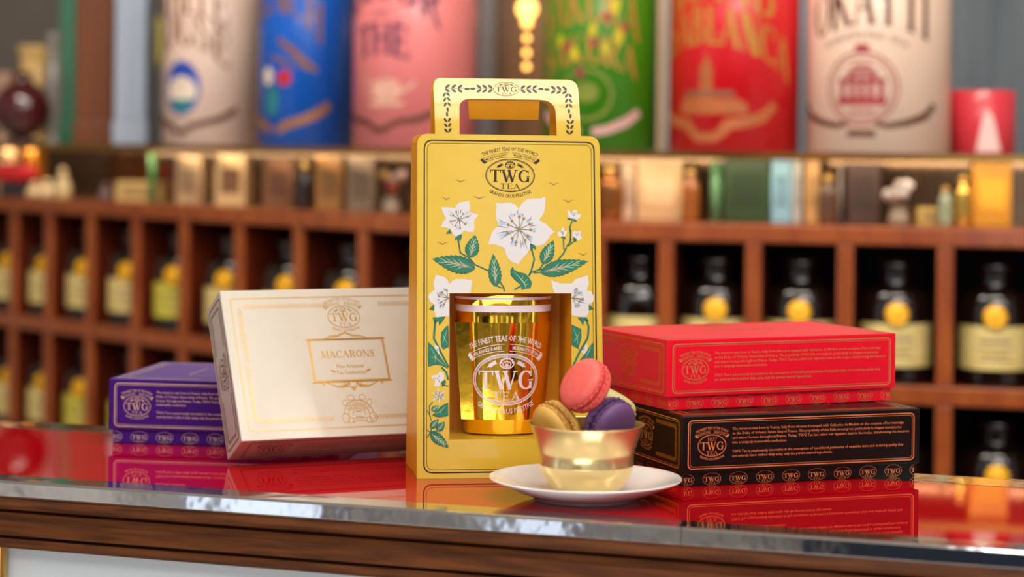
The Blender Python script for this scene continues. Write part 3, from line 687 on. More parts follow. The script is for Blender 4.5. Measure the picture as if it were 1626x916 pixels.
# sleeve with pressed creases left and right
zs0, zs1 = .0145, .104
def sleeve_pts(z):
    r = Rc(z) + .0017; P = []
    # local x toward the viewer, local y to the right; front from left tip to right tip, then round the back
    yl0, xl0 = -.74, math.sqrt(1 - .74 ** 2)
    P.append((xl0 - .30 * .42, -1.04)); P.append((xl0 - .15 * .42, -.89)); P.append((xl0, yl0))
    a0, a1 = math.atan2(yl0, xl0), math.radians(84)
    for i in range(1, 41): a = a0 + (a1 - a0) * i / 40; P.append((math.cos(a), math.sin(a)))
    P.append((.02, 1.035))
    for i in range(1, 30): a = math.radians(92 + (262 - 92) * i / 30); P.append((math.cos(a), math.sin(a)))
    return [(x * r, y * r, z) for x, y in P]
bm = bmesh.new(); rr = []
for z in [zs0 + (zs1 - zs0) * i / 4 for i in range(5)]: rr.append([bm.verts.new(p) for p in sleeve_pts(z)])
N = len(rr[0])
for a, b in zip(rr, rr[1:]):
    for i in range(N):
        f = bm.faces.new((a[i], a[(i + 1) % N], b[(i + 1) % N], b[i]))
bm.normal_update()
for e in bm.edges:
    if len(e.link_faces) == 2 and e.calc_face_angle(0) > .25: e.smooth = False
mkb('cup_sleeve', bm, M_gold, cup, True)
for zz, w in ((.1168, .0062), (.1262, .0024)):
    I = Ink(); I.stroke([(s * .001, zz) for s in range(-70, 71)], w); I.put('printed_band', conefn(.0002), M_silver, cup)
I = Ink()
kk = crestc(doublering=True)
# crest scale from the photograph
sc_ = (P2(858, 600)[0] - P2(749, 600)[0]) / 2 * 1.04
czl = .052
def mapc(x, y): return (x * sc_, czl + y * sc_ * 1.06)
I.add(kk, mapc)
I.put('printed_crest', conefn(.0019), M_silver, cup)
# ------------------------------------------------------------------ saucer, bowl
pc = at(929.6, 758, 1.838)
Mp = Matrix.Translation((pc.x, pc.y, 1.0))
plate = thing('saucer', 'white porcelain saucer under the gold bowl', 'saucer', Mp)
prof = smoothprof([(0, .0045), (.025, .0045), (.034, .0048), (.046, .0065), (.062, .0115), (.076, .0170), (.0815, .0186), (.0824, .0186), (.0822, .0174), (.074, .0135), (.060, .0075), (.048, .0032), (.0445, .0008)], 5) + [(.0435, .0001), (.0415, .0001), (.041, .002), (0, .0022)]
mkb('plate_body', lathe(prof, 96), M_porc, plate, True)
bc = at(931.8, 675, 1.836)
Mb = Matrix.Translation((bc.x, bc.y, 1.0049))
bowl = thing('gold_bowl', 'flared pale gold bowl on white saucer, filled with macarons', 'bowl', Mb)
outer = smoothprof([(0, .0002), (.020, .0002), (.0262, .0008), (.0335, .0085), (.0388, .0175), (.0405, .0240), (.0406, .0270)], 6) + smoothprof([(.0404, .0292), (.0405, .0320), (.0412, .0365), (.0442, .046), (.0482, .0565), (.0494, .0592)], 5)
inner = [(.0497, .0597), (.0492, .0599), (.0484, .0588)] + smoothprof([(.0480, .0575), (.0432, .046), (.0395, .034), (.0385, .026), (.036, .018), (.026, .006), (0, .0045)], 5)
mkb('bowl_shell', lathe(outer + inner, 96), M_goldglass, bowl, True)
# ------------------------------------------------------------------ macarons
def macaron(label, px, py, Y, dcam, col, colf, seed):
    """dcam: direction of the cap we look at, x right, y away from the camera, z up"""
    c = at(px, py, Y); zz = Vector(dcam).normalized()
    q = zz.to_track_quat('Z', 'Y'); M = Matrix.Translation(c) @ q.to_matrix().to_4x4() 
    o = thing('macaron', label, 'macaron', M, 'macarons in the gold bowl')
    ms = mat('shell_%d' % seed, col, .55, var=.05, scale=160, bump=.12); mf = mat('filling_%d' % seed, colf, .5, var=.1, scale=200)
    mfo = mat('ruffle_%d' % seed, tuple(max(0, v - 8) for v in col), .75, var=.18, scale=420, bump=.6)
    r = random.Random(seed); R = .0230
    for sg in (1, -1):
        dome = smoothprof([(R * 1.0, .0046), (R * 1.005, .0056), (R * .985, .0074), (R * .91, .0098), (R * .74, .0120), (R * .42, .0134), (0, .0138)], 5)
        dome = [(R * .9, .0046)] + dome
        b = lathe(dome, 56)
        if sg < 0: bmesh.ops.scale(b, vec=(1, 1, -1), verts=b.verts[:]); bmesh.ops.reverse_faces(b, faces=b.faces[:])
        mkb('shell', b, ms, o, True)
        ph = [r.uniform(0, 6.28) for _ in range(6)]
        def wob(rad, z, a):
            k = .5 + .5 * (z - .0018) / .003
            f = .00045 * math.sin(23 * a + ph[0]) + .0004 * math.sin(41 * a + ph[1] + z * 2000) + .0004 * math.sin(67 * a + ph[2] - z * 3000) + r.uniform(-.0004, .0004)
            return (rad + f if rad > R * .9 else rad, z + .0003 * math.sin(17 * a + ph[3]) + r.uniform(-.0002, .0002))
        ft = [(R * .86, .0016), (R * .985, .0017), (R * 1.03, .0023), (R * 1.035, .0031), (R * 1.02, .0039), (R * .99, .0046), (R * .88, .0047)]
        b = lathe(ft, 150, wob=wob)
        if sg < 0: bmesh.ops.scale(b, vec=(1, 1, -1), verts=b.verts[:]); bmesh.ops.reverse_faces(b, faces=b.faces[:])
        mkb('ruffle', b, mfo, o, False)
    mkb('filling', lathe([(0, -.0019), (R * .90, -.0019), (R * .93, -.001), (R * .94, 0), (R * .93, .001), (R * .9, .0019), (0, .0019)], 60), mf, o, True)
    return o
macaron('pink macaron leaning on top of the others', 929.5, 612.5, 1.834, (-.70, -.46, .54), (228, 92, 84), (196, 60, 58), 1)
macaron('mustard tan macaron at the left of the bowl', 884, 679, 1.842, (-.74, -.50, -.40), (208, 158, 72), (166, 112, 48), 2)
macaron('purple macaron at the right of the bowl', 968, 674, 1.834, (.60, -.66, -.34), (98, 62, 108), (64, 36, 72), 3)
macaron('pale green macaron hidden behind the purple and pink ones', 967, 644, 1.868, (.45, .05, .89), (196, 190, 128), (170, 150, 90), 4)
# ------------------------------------------------------------------ macaron boxes
TXT = ['The macaron was born in Venice, Italy from whence it voyaged with Catherine de Medicis on the occasion of her marriage',
       'to the Duke of Orleans, future king of France. The popularity of this little sweet grew, particularly in elegant monasteries',
       'and manor houses throughout France. Today, TWG Tea has added our signature teas to the recipe, transforming the macaron',
       'into a uniquely memorable confection.', '',
       'TWG Tea is passionately innovative in the conception of tea-infused patisseries of exquisite taste and enduring quality that',
       'are entirely hand crafted daily using only the purest natural ingredients.']
TXT2 = ['The macaron was born in Venice, Italy from whence it voyaged with Catherine de Medicis on the occasion of her marriage to the',
        'Duke of Orleans, future king of France. The popularity of this little sweet grew, particularly in elegant monasteries and manor',
        'houses throughout France. Today, TWG Tea has added our signature teas to the recipe, transforming the macaron into a uniquely',
        'memorable confection.', '',
        'TWG Tea is passionately innovative in the conception of tea-infused patisseries of exquisite taste and enduring quality that are',
        'entirely hand crafted daily using only the purest natural ingredients.']
def textblock(ink, lines, x, ytop, dy, h, wfull):
    ref = max(fw(l) for l in lines if l)
    for i, l in enumerate(lines):
        if l: ink.sans(l, x, ytop - dy * i, h, fw(l) / ref * wfull)
def put(name, ink, face, m, parent, lay=1): return ink.put(name, lambda x, y: face.p(x, y, .00015 * lay), m, parent)
def macbox(name, label, M, w, d, ht, hb, mlid, mink, minks, year, lines, mtop=None):
    o = thing(name, label, 'box', M)
    ld = box('lid', 0, w, 0, d, hb, ht, mlid, o, .0007)
    bs = box('base', .003, w - .003, .003, d - .003, 0, hb + .004, mlid, o, .0005)
    fr = Face(M, (0, 0, 0), (1, 0, 0), (0, 0, 1)); sd = Face(M, (0, d, 0), (0, -1, 0), (0, 0, 1)); tp = Face(M, (0, 0, ht), (1, 0, 0), (0, 1, 0)); bf = Face(M, (0, .003, 0), (1, 0, 0), (0, 0, 1)); bs_ = Face(M, (.003, d, 0), (0, -1, 0), (0, 0, 1))
    I = Ink(); I.stroke(rrect(.006, hb + .0035, w - .006, ht - .0042, .004), .0010, True); I.stroke(rrect(.0078, hb + .0053, w - .0078, ht - .006, .003), .0004, True)
    put('printed_border', I, fr, mink, ld)
    zc = (ht + hb) / 2 - .001
    I = Ink(); I.add(crestc(year=year), lambda x, y: (.0292 + x * .0138, zc - .0005 + y * .0145)); put('printed_crest', I, fr, mink, ld)
    I = Ink(); textblock(I, lines, .0492, zc + .0128, .00405, .0024, w - .0605); put('printed_text', I, fr, mink, ld)
    # medallions along the base
    I = Ink(); g = crestc(year=False, outer=False, simple=True); x = .0045
    while x < w + .01:
        I.add(g, lambda a, b: (x + a * .0088, hb * .47 + b * .0082)); x += .0263
    I = I.clip(.0032, w - .0032, .0002, hb + .003); put('printed_medallion', I, bf, mink, bs)
    I = Ink(); x = .0045
    while x < d + .01:
        I.add(g, lambda a, b: (x + a * .0088, hb * .47 + b * .0082)); x += .0263
    I = I.clip(.0032, d - .0032, .0002, hb + .003); put('printed_medallion', I, bs_, minks, bs)
    # end face
    I = Ink(); I.stroke(rrect(.006, hb + .0035, d - .006, ht - .0042, .004), .0010, True); I.stroke(rrect(.0078, hb + .0053, d - .0078, ht - .006, .003), .0004, True)
    zl, zh = hb + .0105, ht - .0105; cxm = d * .5
    for (a, b) in (((d - .0135, zl), (cxm + .022, zl)), ((d - .0135, zh), (cxm + .022, zh)), ((.0135, zl), (cxm - .022, zl)), ((.0135, zh), (cxm - .022, zh)), ((d - .0135, zc), (d - .0135, zh)), ((d - .0135, zc), (d - .0135, zl)), ((.0135, zc), (.0135, zh)), ((.0135, zc), (.0135, zl))):
        ln = math.hypot(a[0] - b[0], a[1] - b[1]); chevrons(I, a, b, max(4, int(ln / .0022)), .0019)
    I.add(crestc(year=year), lambda x, y: (cxm + x * .0155, zc + y * .0150)); put('printed_border', I, sd, minks, ld)
    # top
    I = Ink(); I.stroke(rrect(.006, .006, w - .006, d - .006, .003), .0010, True); I.stroke(rrect(.008, .008, w - .008, d - .008, .002), .0004, True)
    n = int((w - .03) / .003)
    for yy in (.0135, d - .0135):
        chevrons(I, (.014, yy), (w * .5 - .03, yy), n // 3, .0018); chevrons(I, (w - .014, yy), (w * .5 + .03, yy), n // 3, .0018)
    for xx in (.0135, w - .0135): chevrons(I, (xx, .018), (xx, d - .018), int(d / .004), .0018)
    I.stroke([(w * .28, d * .3), (w * .72, d * .3), (w * .72, d * .7), (w * .28, d * .7)], .001, True)
    I.serif('MACARONS', w * .34, d * .5, w * .32, .012)
    I.add(crestc(outer=False), lambda x, y: (w * .5 + x * .02, d * .85 + y * .02)); put('printed_border', I, tp, mtop or mink, ld)
    return o
M_blk = mat('black_card', (12, 6, 6), .34, spec=.22, coat=.08, crough=.06, var=.1, scale=200); M_redc = mat('red_card', (222, 0, 34), .42, spec=.25, sheen=.25, var=.03, scale=80); M_pur = mat('purple_card', (66, 18, 122), .42, spec=.2, sheen=.25, var=.04, scale=80)
M_cop = mat('copper_print', (226, 130, 78), .4, .35, var=.05); M_bronze = mat('bronze_print', (196, 128, 78), .4, .3, var=.05); M_goldp = mat('gold_print', (222, 150, 50), .35, .5, var=.05); M_pale = mat('pale_gold_print', (222, 190, 150), .4, .2, var=.04)
bx = (.15405947, 1.90254825, .34470825, .2406, .06285, .01212); rx = (.14243667, 1.93694279, .42542981, .2470, .06409, .01216); pu = (-.40116873, 2.1467696, -.14460548, .2385, .0642, .01328)
macbox('macaron_box', 'glossy black macaron box with copper lettering, standing on the counter under the red box', yawm(bx[0], bx[1], 1.0003, bx[2]), bx[3], .160, bx[4], bx[5], M_blk, M_cop, M_goldp, True, TXT)
macbox('macaron_box', 'bright red macaron box with gold lettering, stacked on the black box', yawm(rx[0], rx[1], 1.0008 + bx[4], rx[2]), rx[3], .150, rx[4], rx[5], M_redc, M_bronze, M_goldp, False, TXT)
macbox('macaron_box', 'purple macaron box with pale gold lettering, lying behind the white box', yawm(pu[0], pu[1], 1.0003, pu[2]), pu[3], .172, pu[4], pu[5], M_pur, M_pale, M_pale, False, TXT2)
# white box, leaning back on the purple one
wx, wy, wyaw, wtilt, wt, wh = -.2665101, 2.01943576, .4309871, .50331426, .05416102, .15332435
ex = Vector((math.cos(wyaw), math.sin(wyaw), 0)); ey = Vector((-math.sin(wyaw), math.cos(wyaw), 0)); ez = Vector((0, 0, 1))
up = ez * math.cos(wtilt) + ey * math.sin(wtilt); inn = ey * math.cos(wtilt) - ez * math.sin(wtilt)
MW = fmat((wx, wy, 1.0004), ex, inn, up); WWD = .240
M_wht = mat('cream_card', (200, 192, 176), .30, coat=.6, crough=.10, var=.015, scale=60); M_wink = mat('gold_print_light', (204, 164, 92), .3, .55, var=.06); M_wink2 = mat('brown_print', (120, 66, 40), .4, .2, var=.05)
wb = thing('macaron_box', 'cream white macaron box with gold lettering, leaning on its edge beside the yellow carton', 'box', MW)
lid = box('lid', 0, WWD, -wt, -.006, 0, wh, M_wht, wb, .0009)
box('base', .003, WWD - .003, -.02, 0, .003, wh - .003, M_wht, wb, .0006)
fr = Face(MW, (0, -wt, 0), (1, 0, 0), (0, 0, 1)); sd = Face(MW, (0, 0, 0), (0, -1, 0), (0, 0, 1)); bo = Face(MW, (0, -wt, 0), (1, 0, 0), (0, -1, 0)); bo = Face(MW, (0, 0, 0), (1, 0, 0), (0, -1, 0))
I = Ink(); I.stroke(rrect(.0085, .0085, WWD - .0085, wh - .0085, .003), .0006, True); I.stroke(rrect(.0095, .0095, WWD - .0095, wh - .0095, .0026), .0003, True)
for (a, b) in (((.0165, .078), (.0165, wh - .019)), ((.0165, .074), (.0165, .018)), ((WWD - .0165, .02), (WWD - .0165, wh - .02)), ((WWD * .44, wh - .0175), (.02, wh - .0175)), ((WWD * .66, wh - .0175), (WWD - .02, wh - .0175)), ((.094, .0185), (.018, .0185)), ((.134, .0185), (WWD - .018, .0185))):
    chevrons(I, a, b, max(6, int(math.hypot(a[0] - b[0], a[1] - b[1]) / .0026)), .0024)
put('printed_border', I, fr, M_wink, lid)
I = Ink(); s0 = fr.st(546, 503); I.add(crestc(), lambda x, y: (s0[0] + x * .0165, s0[1] + y * .0175)); put('printed_crest', I, fr, M_wink, lid)
I = Ink(); q = [fr.st(*p) for p in ((488.9, 540.9), (606.2, 535.9), (619, 602.1), (501, 606))]
x0, x1 = (q[0][0] + q[3][0]) / 2, (q[1][0] + q[2][0]) / 2; y1, y0_ = (q[0][1] + q[1][1]) / 2, (q[2][1] + q[3][1]) / 2; xm = (x0 + x1) / 2; pw = x1 - x0
I.stroke([(x0, y0_), (x1, y0_), (x1, y1), (x0, y1)], .0022, True); I.stroke([(x0 - .003, y0_ - .001), (x1 + .003, y0_ - .001)], .0014); I.stroke([(x0 - .003, y1), (x1 + .003, y1)], .0012)
hh = y1 - y0_
I.serif('MACARONS', x0 + pw * .14, y0_ + hh * .56, pw * .72, hh * .165, track=.06)
I.sans('Fine Artisanal', xm, y0_ + hh * .31, hh * .085, pw * .36, 'c'); I.sans('Tea Confections', xm, y0_ + hh * .16, hh * .085, pw * .40, 'c')
sprig(I, x0 + pw * .22, y0_ + hh * .27, -.4, .006); sprig(I, x1 - pw * .22, y0_ + hh * .27, PI + .4, .006)
for sg in (1, -1):                     # scrolls above and below the plaque
    I.stroke([(xm + sg * .022, y1 + .001), (xm + sg * .014, y1 + .0035), (xm + sg * .008, y1 + .0035), (xm, y1 + .007)], [.0006, .002, .0022, .0016])
    I.stroke([(xm + sg * .026, y0_ - .0015), (xm + sg * .016, y0_ - .006), (xm + sg * .008, y0_ - .0055), (xm + sg * .004, y0_ - .0025)], [.0006, .0018, .003, .002])
    I.ring(xm + sg * .006, y0_ - .0035, .003, .0024, .0007, 12); I.disc(xm + sg * .030, y0_ - .003, .0012)
I.poly([(xm - .004, y0_ - .006), (xm + .004, y0_ - .006), (xm, y0_ - .011)])
put('printed_plaque', I, fr, M_wink, lid)
I = Ink(); e = fr.st(570, 655); er = .0150
I.ring(e[0], e[1] - .002, er, er, .0007, 30, 5, 175); I.ring(e[0], e[1] - .002, er * .70, er * .70, .0007, 24, 0, 180); I.ring(e[0], e[1] - .002, er * .42, er * .42, .0006, 20, 0, 180)
I.arc('EXCELLENCE', e[0], e[1] - .002, er * .85, 1.12, .0029, serif=True); I.arc('TRADITION', e[0], e[1] - .002, er * .56, 1.0, .0024)
I.disc(e[0], e[1] + .0015, .003, .0008); I.stroke([(e[0] - .007, e[1] - .006), (e[0], e[1] - .0035), (e[0] + .007, e[1] - .006)], .0006); I.arc('QUALITE', e[0], e[1] - .018, .0128, .36, .0020)
I.stroke([(e[0] - .008, e[1] - .0095), (e[0], e[1] - .0075), (e[0] + .008, e[1] - .0095)], .0006)
for sg in (1, -1):
    I.ring(e[0] + sg * er * .92, e[1] - .005, .0038, .0048, .0007, 16); I.ring(e[0] + sg * .0095, e[1] - .0075, .003, .003, .0006, 14); I.ring(e[0] + sg * .006, e[1] + .0155, .0035, .0028, .0006, 14); I.ring(e[0] + sg * .0125, e[1] + .0105, .0026, .003, .0005, 12)
put('printed_emblem', I, fr, M_wink, lid)
I = Ink(); I.stroke(rrect(.011, .0055, wt - .0045, wh - .0055, .004), .0008, True); I.stroke(rrect(.0122, .0067, wt - .0057, wh - .0067, .003), .0003, True)
for xx in (.017, wt - .0105):
    chevrons(I, (xx, wh * .5 + .024), (xx, wh - .013), 26, .0018); chevrons(I, (xx, wh * .5 - .024), (xx, .013), 26, .0018)
for yy in (.0125, wh - .0125): chevrons(I, (.017, yy), (wt - .0105, yy), 10, .0018)
I.add(crestc(), lambda x, y: (.030 + y * .0135, wh * .5 - x * .0155)); put('printed_border', I, sd, M_wink2, lid)
I = Ink(); I.stroke(rrect(.011, .0105, WWD - .011, wt - .005, .004), .0008, True); I.stroke(rrect(.0125, .0117, WWD - .0125, wt - .0064, .003), .0003, True)
I.add(crestc(), lambda x, y: (.0375 + x * .0145, .029 + y * .0150)); textblock(I, TXT, .060, .0395, .004, .0024, WWD - .074); put('printed_text', I, bo, M_wink2, lid)
# ------------------------------------------------------------------ bottle cabinets behind
def wfun(px): return 183 + .077 * px if px <= 745 else 240.4 + .0166 * (px - 745)
def sp(px):
    Y = 850.0 / wfun(px); return Vector(((px - CX) / F * Y, Y, 0))
Z1, RH, BT, CD = 1.1825, .25, .030, .24
PL0, PC, PC2, PR1 = sp(-70), sp(706), sp(832), sp(1730)
M_shade = mat('wood_shade', (84, 26, 8), .5, var=.25, scale=12, spec=.2)  # cabinet wood painted dark, standing in for shade inside the cells
M_inside = mat('cabinet_inside_shade', (20, 9, 5), .6, var=.25, scale=12)  # near-black colour stands in for the shade deep in the cells
def cabinet(a, b, label, divs, names):
    d = b - a; ln = d.length; yaw = math.atan2(d.y, d.x); M = yawm(a.x, a.y, 0, yaw); Mi = M.inverted()
    o = thing('bottle_cabinet', label, 'cabinet', M)
    for k in range(3):
        b_ = box('shelf_board', 0, ln, .0122, CD, Z1 - RH * k - BT, Z1 - RH * k, M_wood2 if k == 0 else M_shade, o)
        box('lit_edge', 0, ln, 0, .012, Z1 - RH * k - BT, Z1 - RH * k, M_wood2, b_, .003)  # front edge keeps the lit wood colour; lower boards behind are painted as shaded
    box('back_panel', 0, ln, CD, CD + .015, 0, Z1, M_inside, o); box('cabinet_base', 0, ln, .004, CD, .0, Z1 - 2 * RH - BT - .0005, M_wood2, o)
    xs = []
    for px in divs:
        # where the line of sight through this column meets the cabinet front
        r = Vector(((px - CX) / F, 1.0, 0)); n = Vector((-math.sin(yaw), math.cos(yaw), 0)); t = a.dot(n) / r.dot(n); xs.append((Mi @ (r * t)).x)
    for k in range(2):
        z1, z0 = Z1 - RH * k - BT - .0003, Z1 - RH * (k + 1) + .0003
        for x in xs:
            b_ = box('divider', x - .013, x + .013, .0122, CD - .001, z0, z1, M_shade, o)
            box('lit_edge', x - .013, x + .013, .001, .012, z0, z1, M_wood2, b_, .0025)  # lit front colour; the divider behind it has shade painted in
    return o, M, xs, yaw
cabL, ML, xL, yawL = cabinet(PL0, PC, 'long orange wood pigeonhole cabinet receding to the left, full of dark bottles', [-36, 20, 76, 142, 214, 290, 378, 472, 575, 686], None)
cabR, MR, xR, yawR = cabinet(PC2, PR1, 'orange wood pigeonhole cabinet at the right behind the red box, with larger compartments', [852, 950, 1059, 1198, 1344, 1503, 1668], None)
M_amb = mat('dark_amber_glass', (22, 12, 8), .10, coat=.6, var=.2, scale=9); M_lab = mat('cream_label', (236, 212, 140), .55, scale=30, rgb2=(226, 200, 120)); M_seal = mat('gold_seal', (244, 176, 10), .35, .25, var=.12, scale=30); M_lab2 = mat('lime_label', (214, 200, 70), .55, var=.05, scale=30)
def make_bottle(R, mlab, hlab):
    o = thing('tea_bottle', 'x', 'bottle')
    mkb('bottle_body', lathe([(0, .0)] + smoothprof([(R * .93, .0005), (R, .004), (R, .10), (R * .985, .125), (R * .86, .143), (R * .62, .152), (R * .5, .158), (R * .48, .178)], 4) + [(R * .56, .180), (R * .56, .192), (0, .192)], 36), M_amb, o, True)
    I = Ink(); I.stroke([(s * .003, .027 + hlab / 2) for s in range(-int(R * 1.25 / .003), int(R * 1.25 / .003) + 1)], hlab)
    lb = I.put('label', lambda s, t: ((R + .0008) * math.sin(s / R), -(R + .0008) * math.cos(s / R), t), mlab, o)
    I = Ink()
    for i, (ww, yy) in enumerate(((.05, .66), (.06, .48), (.04, .34), (.055, .22))): I.stroke([(-ww / 2 + ww * j / 8, .027 + hlab * yy) for j in range(9)], .0025 if i else .005)
    I.put('label_print', lambda s, t: ((R + .0012) * math.sin(s / R), -(R + .0012) * math.cos(s / R), t), M_brn, lb)
    sz = .110
    b = lathe([(0, .006)] + smoothprof([(.007, .006), (.0105, .0042), (.0148, .0045), (.0183, .0025), (.0194, 0)], 3) + [(.0175, -.002), (0, -.002)], 24)
    mkb('seal', b, M_seal, o, True, Matrix.Translation((0, -R * .985 - .001, sz)) @ Matrix.Rotation(math.radians(78), 4, 'X'))
    return o
Rb = .058
protoA = make_bottle(Rb, M_lab, .068); protoB = make_bottle(Rb, M_lab2, .068)
used = {}
SEQL = ['first', 'second', 'third', 'fourth', 'fifth', 'sixth', 'seventh', 'eighth', 'ninth', 'tenth']
def putbottle(proto, M, x, z, yaw, label, group, seal=True, rowdep=.012, turn=0.0):
    if proto.name in used: o = copy_thing(proto, label, group)
    else: o = proto; o['label'] = label; o['group'] = group; used[proto.name] = 1
    p = M @ Vector((x, Rb + rowdep, z + .0006)); o.matrix_world = yawm(p.x, p.y, p.z, (-math.atan2(p.x, p.y) if M is MR else -.20) + turn)
    if not seal:
        for ch in list(o.children):
            if ch.name.startswith('seal'): bpy.data.objects.remove(ch)
    return o
for k, row in ((0, 'upper'), (1, 'lower')):
    z = Z1 - RH * (k + 1)
    for i, (a, b) in enumerate(zip(xL, xL[1:])):
        if k == 1 and i > 4: continue
        lime = (k == 0 and i == 4) or (k == 1 and i in (2, 3))
        lab = '%s labelled dark bottle, %s row of left cabinet, %s compartment from left' % ('lime' if lime else 'cream', row, SEQL[i])
        putbottle(protoB if lime else protoA, ML, (a + b) / 2 - .004 + rnd.uniform(-.006, .006), z, yawL, lab, 'bottles in the left cabinet', turn=rnd.uniform(-.07, .05))
    for i, (a, b) in enumerate(zip(xR, xR[1:])):
        if k == 1 and i < 4: continue
        lab = 'cream labelled dark bottle, %s row of right cabinet, %s compartment from left' % (row, SEQL[i])
        putbottle(protoA, MR, (a + b) / 2 + rnd.uniform(-.004, .004), z, yawR, lab, 'bottles in the right cabinet', seal=not (i == 1 and k == 0), turn=rnd.uniform(-.06, .06))
for p in (protoA, protoB):
    if p['label'] == 'x': bpy.data.objects.remove(p)
# can shelf (glass with brass nose) over the cabinets and bronze mirror riser
ZG = 1.2965
M_mirror = mat('bronze_mirror', (120, 92, 66), .12, .75, var=.05, scale=2); M_glasssh = mat('smoked_shelf', (150, 120, 100), .12, .3, coat=.5, var=.05)
for o, ln, nm in ((cabL, (PC - PL0).length, 'l'), (cabR, (PR1 - PC2).length, 'r')):
    box('can_shelf', 0, ln - (.09 if nm == 'l' else 0), .035, CD + .06, ZG - .010, ZG, M_glasssh, o, .001)
    box('shelf_nose', 0, ln, .030, .0348, ZG - .011, ZG + .001, M_brass, o)
    box('mirror_riser', 0, ln, CD - .03, CD - .02, Z1 + .0003, ZG - .0103, M_mirror, o)
pl = [ML @ Vector(((PC - PL0).length + .0006, 0, 0)), MR @ Vector((-.0006, 0, 0)), MR @ Vector((-.0006, CD, 0)), ML @ Vector(((PC - PL0).length + .0006, CD, 0))]
pl = [pl[0], pl[1], pl[2] + (pl[1] - pl[2]) * .12, pl[3] + (pl[0] - pl[3]) * .12]
cp = thing('corner_cabinet', 'plain wooden corner piece joining the two pigeonhole cabinets behind the carton', 'cabinet')
mk('corner_body', [(p.x, p.y, z) for z in (0, ZG) for p in pl], [(3, 2, 1, 0), (4, 5, 6, 7), (0, 1, 5, 4), (1, 2, 6, 5), (2, 3, 7, 6), (3, 0, 4, 7)], M_wood2, cp)
for a, b, yw, w in ((PL0, PC, yawL, 1.0), (PC2, PR1, yawR, .75)):
    n = Vector((-math.sin(yw), math.cos(yw), 0)); m_ = (a + b) / 2 + n * .05
    l = area('added_riser_fill', (m_.x, m_.y, ZG - .0125), (m_.x + n.x * .08, m_.y + n.y * .08, Z1), (b - a).length * .96, .012, w, (1.0, .86, .66))  # added fill strip that brightens the goods in the riser gap
    l.rotation_euler = (math.radians(35), 0, yw)
# ------------------------------------------------------------------ tea caddies on the can shelf
def can(name, label, px0, px1, off, H, mbody, build, face_px, lid=True):
    pc = (px0 + px1) / 2; Yf = 850 / wfun(pc); Y = Yf + off; R = (px1 - px0) / 2 / F * Y
    X = (pc - CX) / F * Y
    th = math.atan2(X, Y)                          # turn so that local -y faces the camera
    ang = math.asin(max(-1, min(1, (face_px - pc) / ((px1 - px0) / 2))))
    M = yawm(X, Y, ZG + .0015, -th + ang)
    o = thing(name, label, 'tea caddy', M)
    mkb('caddy_body', lathe([(0, 0), (R - .003, 0), (R, .002), (R, H - .002), (R - .003, H), (0, H)], 64), mbody, o, True)
    if lid:
        mkb('caddy_lid', lathe([(0, H + .0003), (R * .99, H + .0003), (R * .99, H + .03), (R * .8, H + .05), (R * .3, H + .06), (0, H + .062)], 48), mbody, o, True)
    k = R * 2 / (px1 - px0)                        # metres per pixel
    def fn(lay):
        def g(x, y):
            rr = R + .0005 * lay; return (rr * math.sin(x / R), -rr * math.cos(x / R), y)
        g.dx = R * .12
        return g
    build(o, k, R, fn); return o
M_cB = mat('caddy_brown_print', (92, 46, 22), .5, var=.1); M_cG = mat('caddy_gold_print', (196, 140, 60), .4, .3, var=.1); M_cP = mat('caddy_plum_print', (96, 48, 80), .5, var=.1); M_cBl = mat('caddy_blue_print', (30, 72, 176), .5, var=.1); M_cR = mat('caddy_red_print', (196, 30, 40), .5, var=.1); M_cY = mat('caddy_yellow_print', (206, 186, 30), .5, var=.1)
M_cM = mat('caddy_maroon_print', (158, 40, 56), .5, var=.1); M_cT = mat('caddy_tan_print', (132, 88, 62), .5, var=.1); M_cW = mat('caddy_pale_print', (232, 212, 190), .5, var=.1); M_cTe = mat('caddy_teal_print', (40, 118, 130), .5, var=.1)
# y heights below: metres above the can's foot, k = metres per pixel
def ribbon(ink, k, pts, w): ink.stroke([(x * k, y * k) for x, y in pts], w * k if not isinstance(w, (list, tuple)) else [q * k for q in w])
def b_cream(o, k, R, fn):
    I = Ink(); I.arch('WHITE', 0, 182 * k, 150 * k, 24 * k, 60 * k, 1.2); I.arch('HOUSE', 0, 116 * k, 156 * k, 40 * k, 54 * k, 1.2)
    I.put('printed_name', fn(1), M_cT, o)
    I = Ink(); I.disc(0, 90 * k, 33 * k, 42 * k, 28); I.put('printed_medallion', fn(1), M_cBl, o)
    I = Ink(); I.disc(0, 84 * k, 28 * k, 24 * k, 24); I.put('printed_medallion', fn(2), M_cW, o)
    I = Ink(); I.poly([(-24 * k, 72 * k), (24 * k, 72 * k), (14 * k, 54 * k), (-14 * k, 54 * k)]); I.put('printed_medallion', fn(3), M_cTe, o)
    I = Ink()
    for s in (1, -1): ribbon(I, k, [(s * 12, 28), (s * 34, 34), (s * 66, 42), (s * 92, 58)], [9, 10, 11, 9])
    ribbon(I, k, [(-14, 24), (0, 20), (14, 24)], 9); I.put('printed_ribbon', fn(1), M_cB, o)
can('tea_caddy', 'tall cream tea caddy with a blue medallion, leftmost of the large caddies', 258, 410, .13, .38, mat('caddy_cream', (230, 200, 184), .35, coat=.3, var=.02), b_cream, 288)
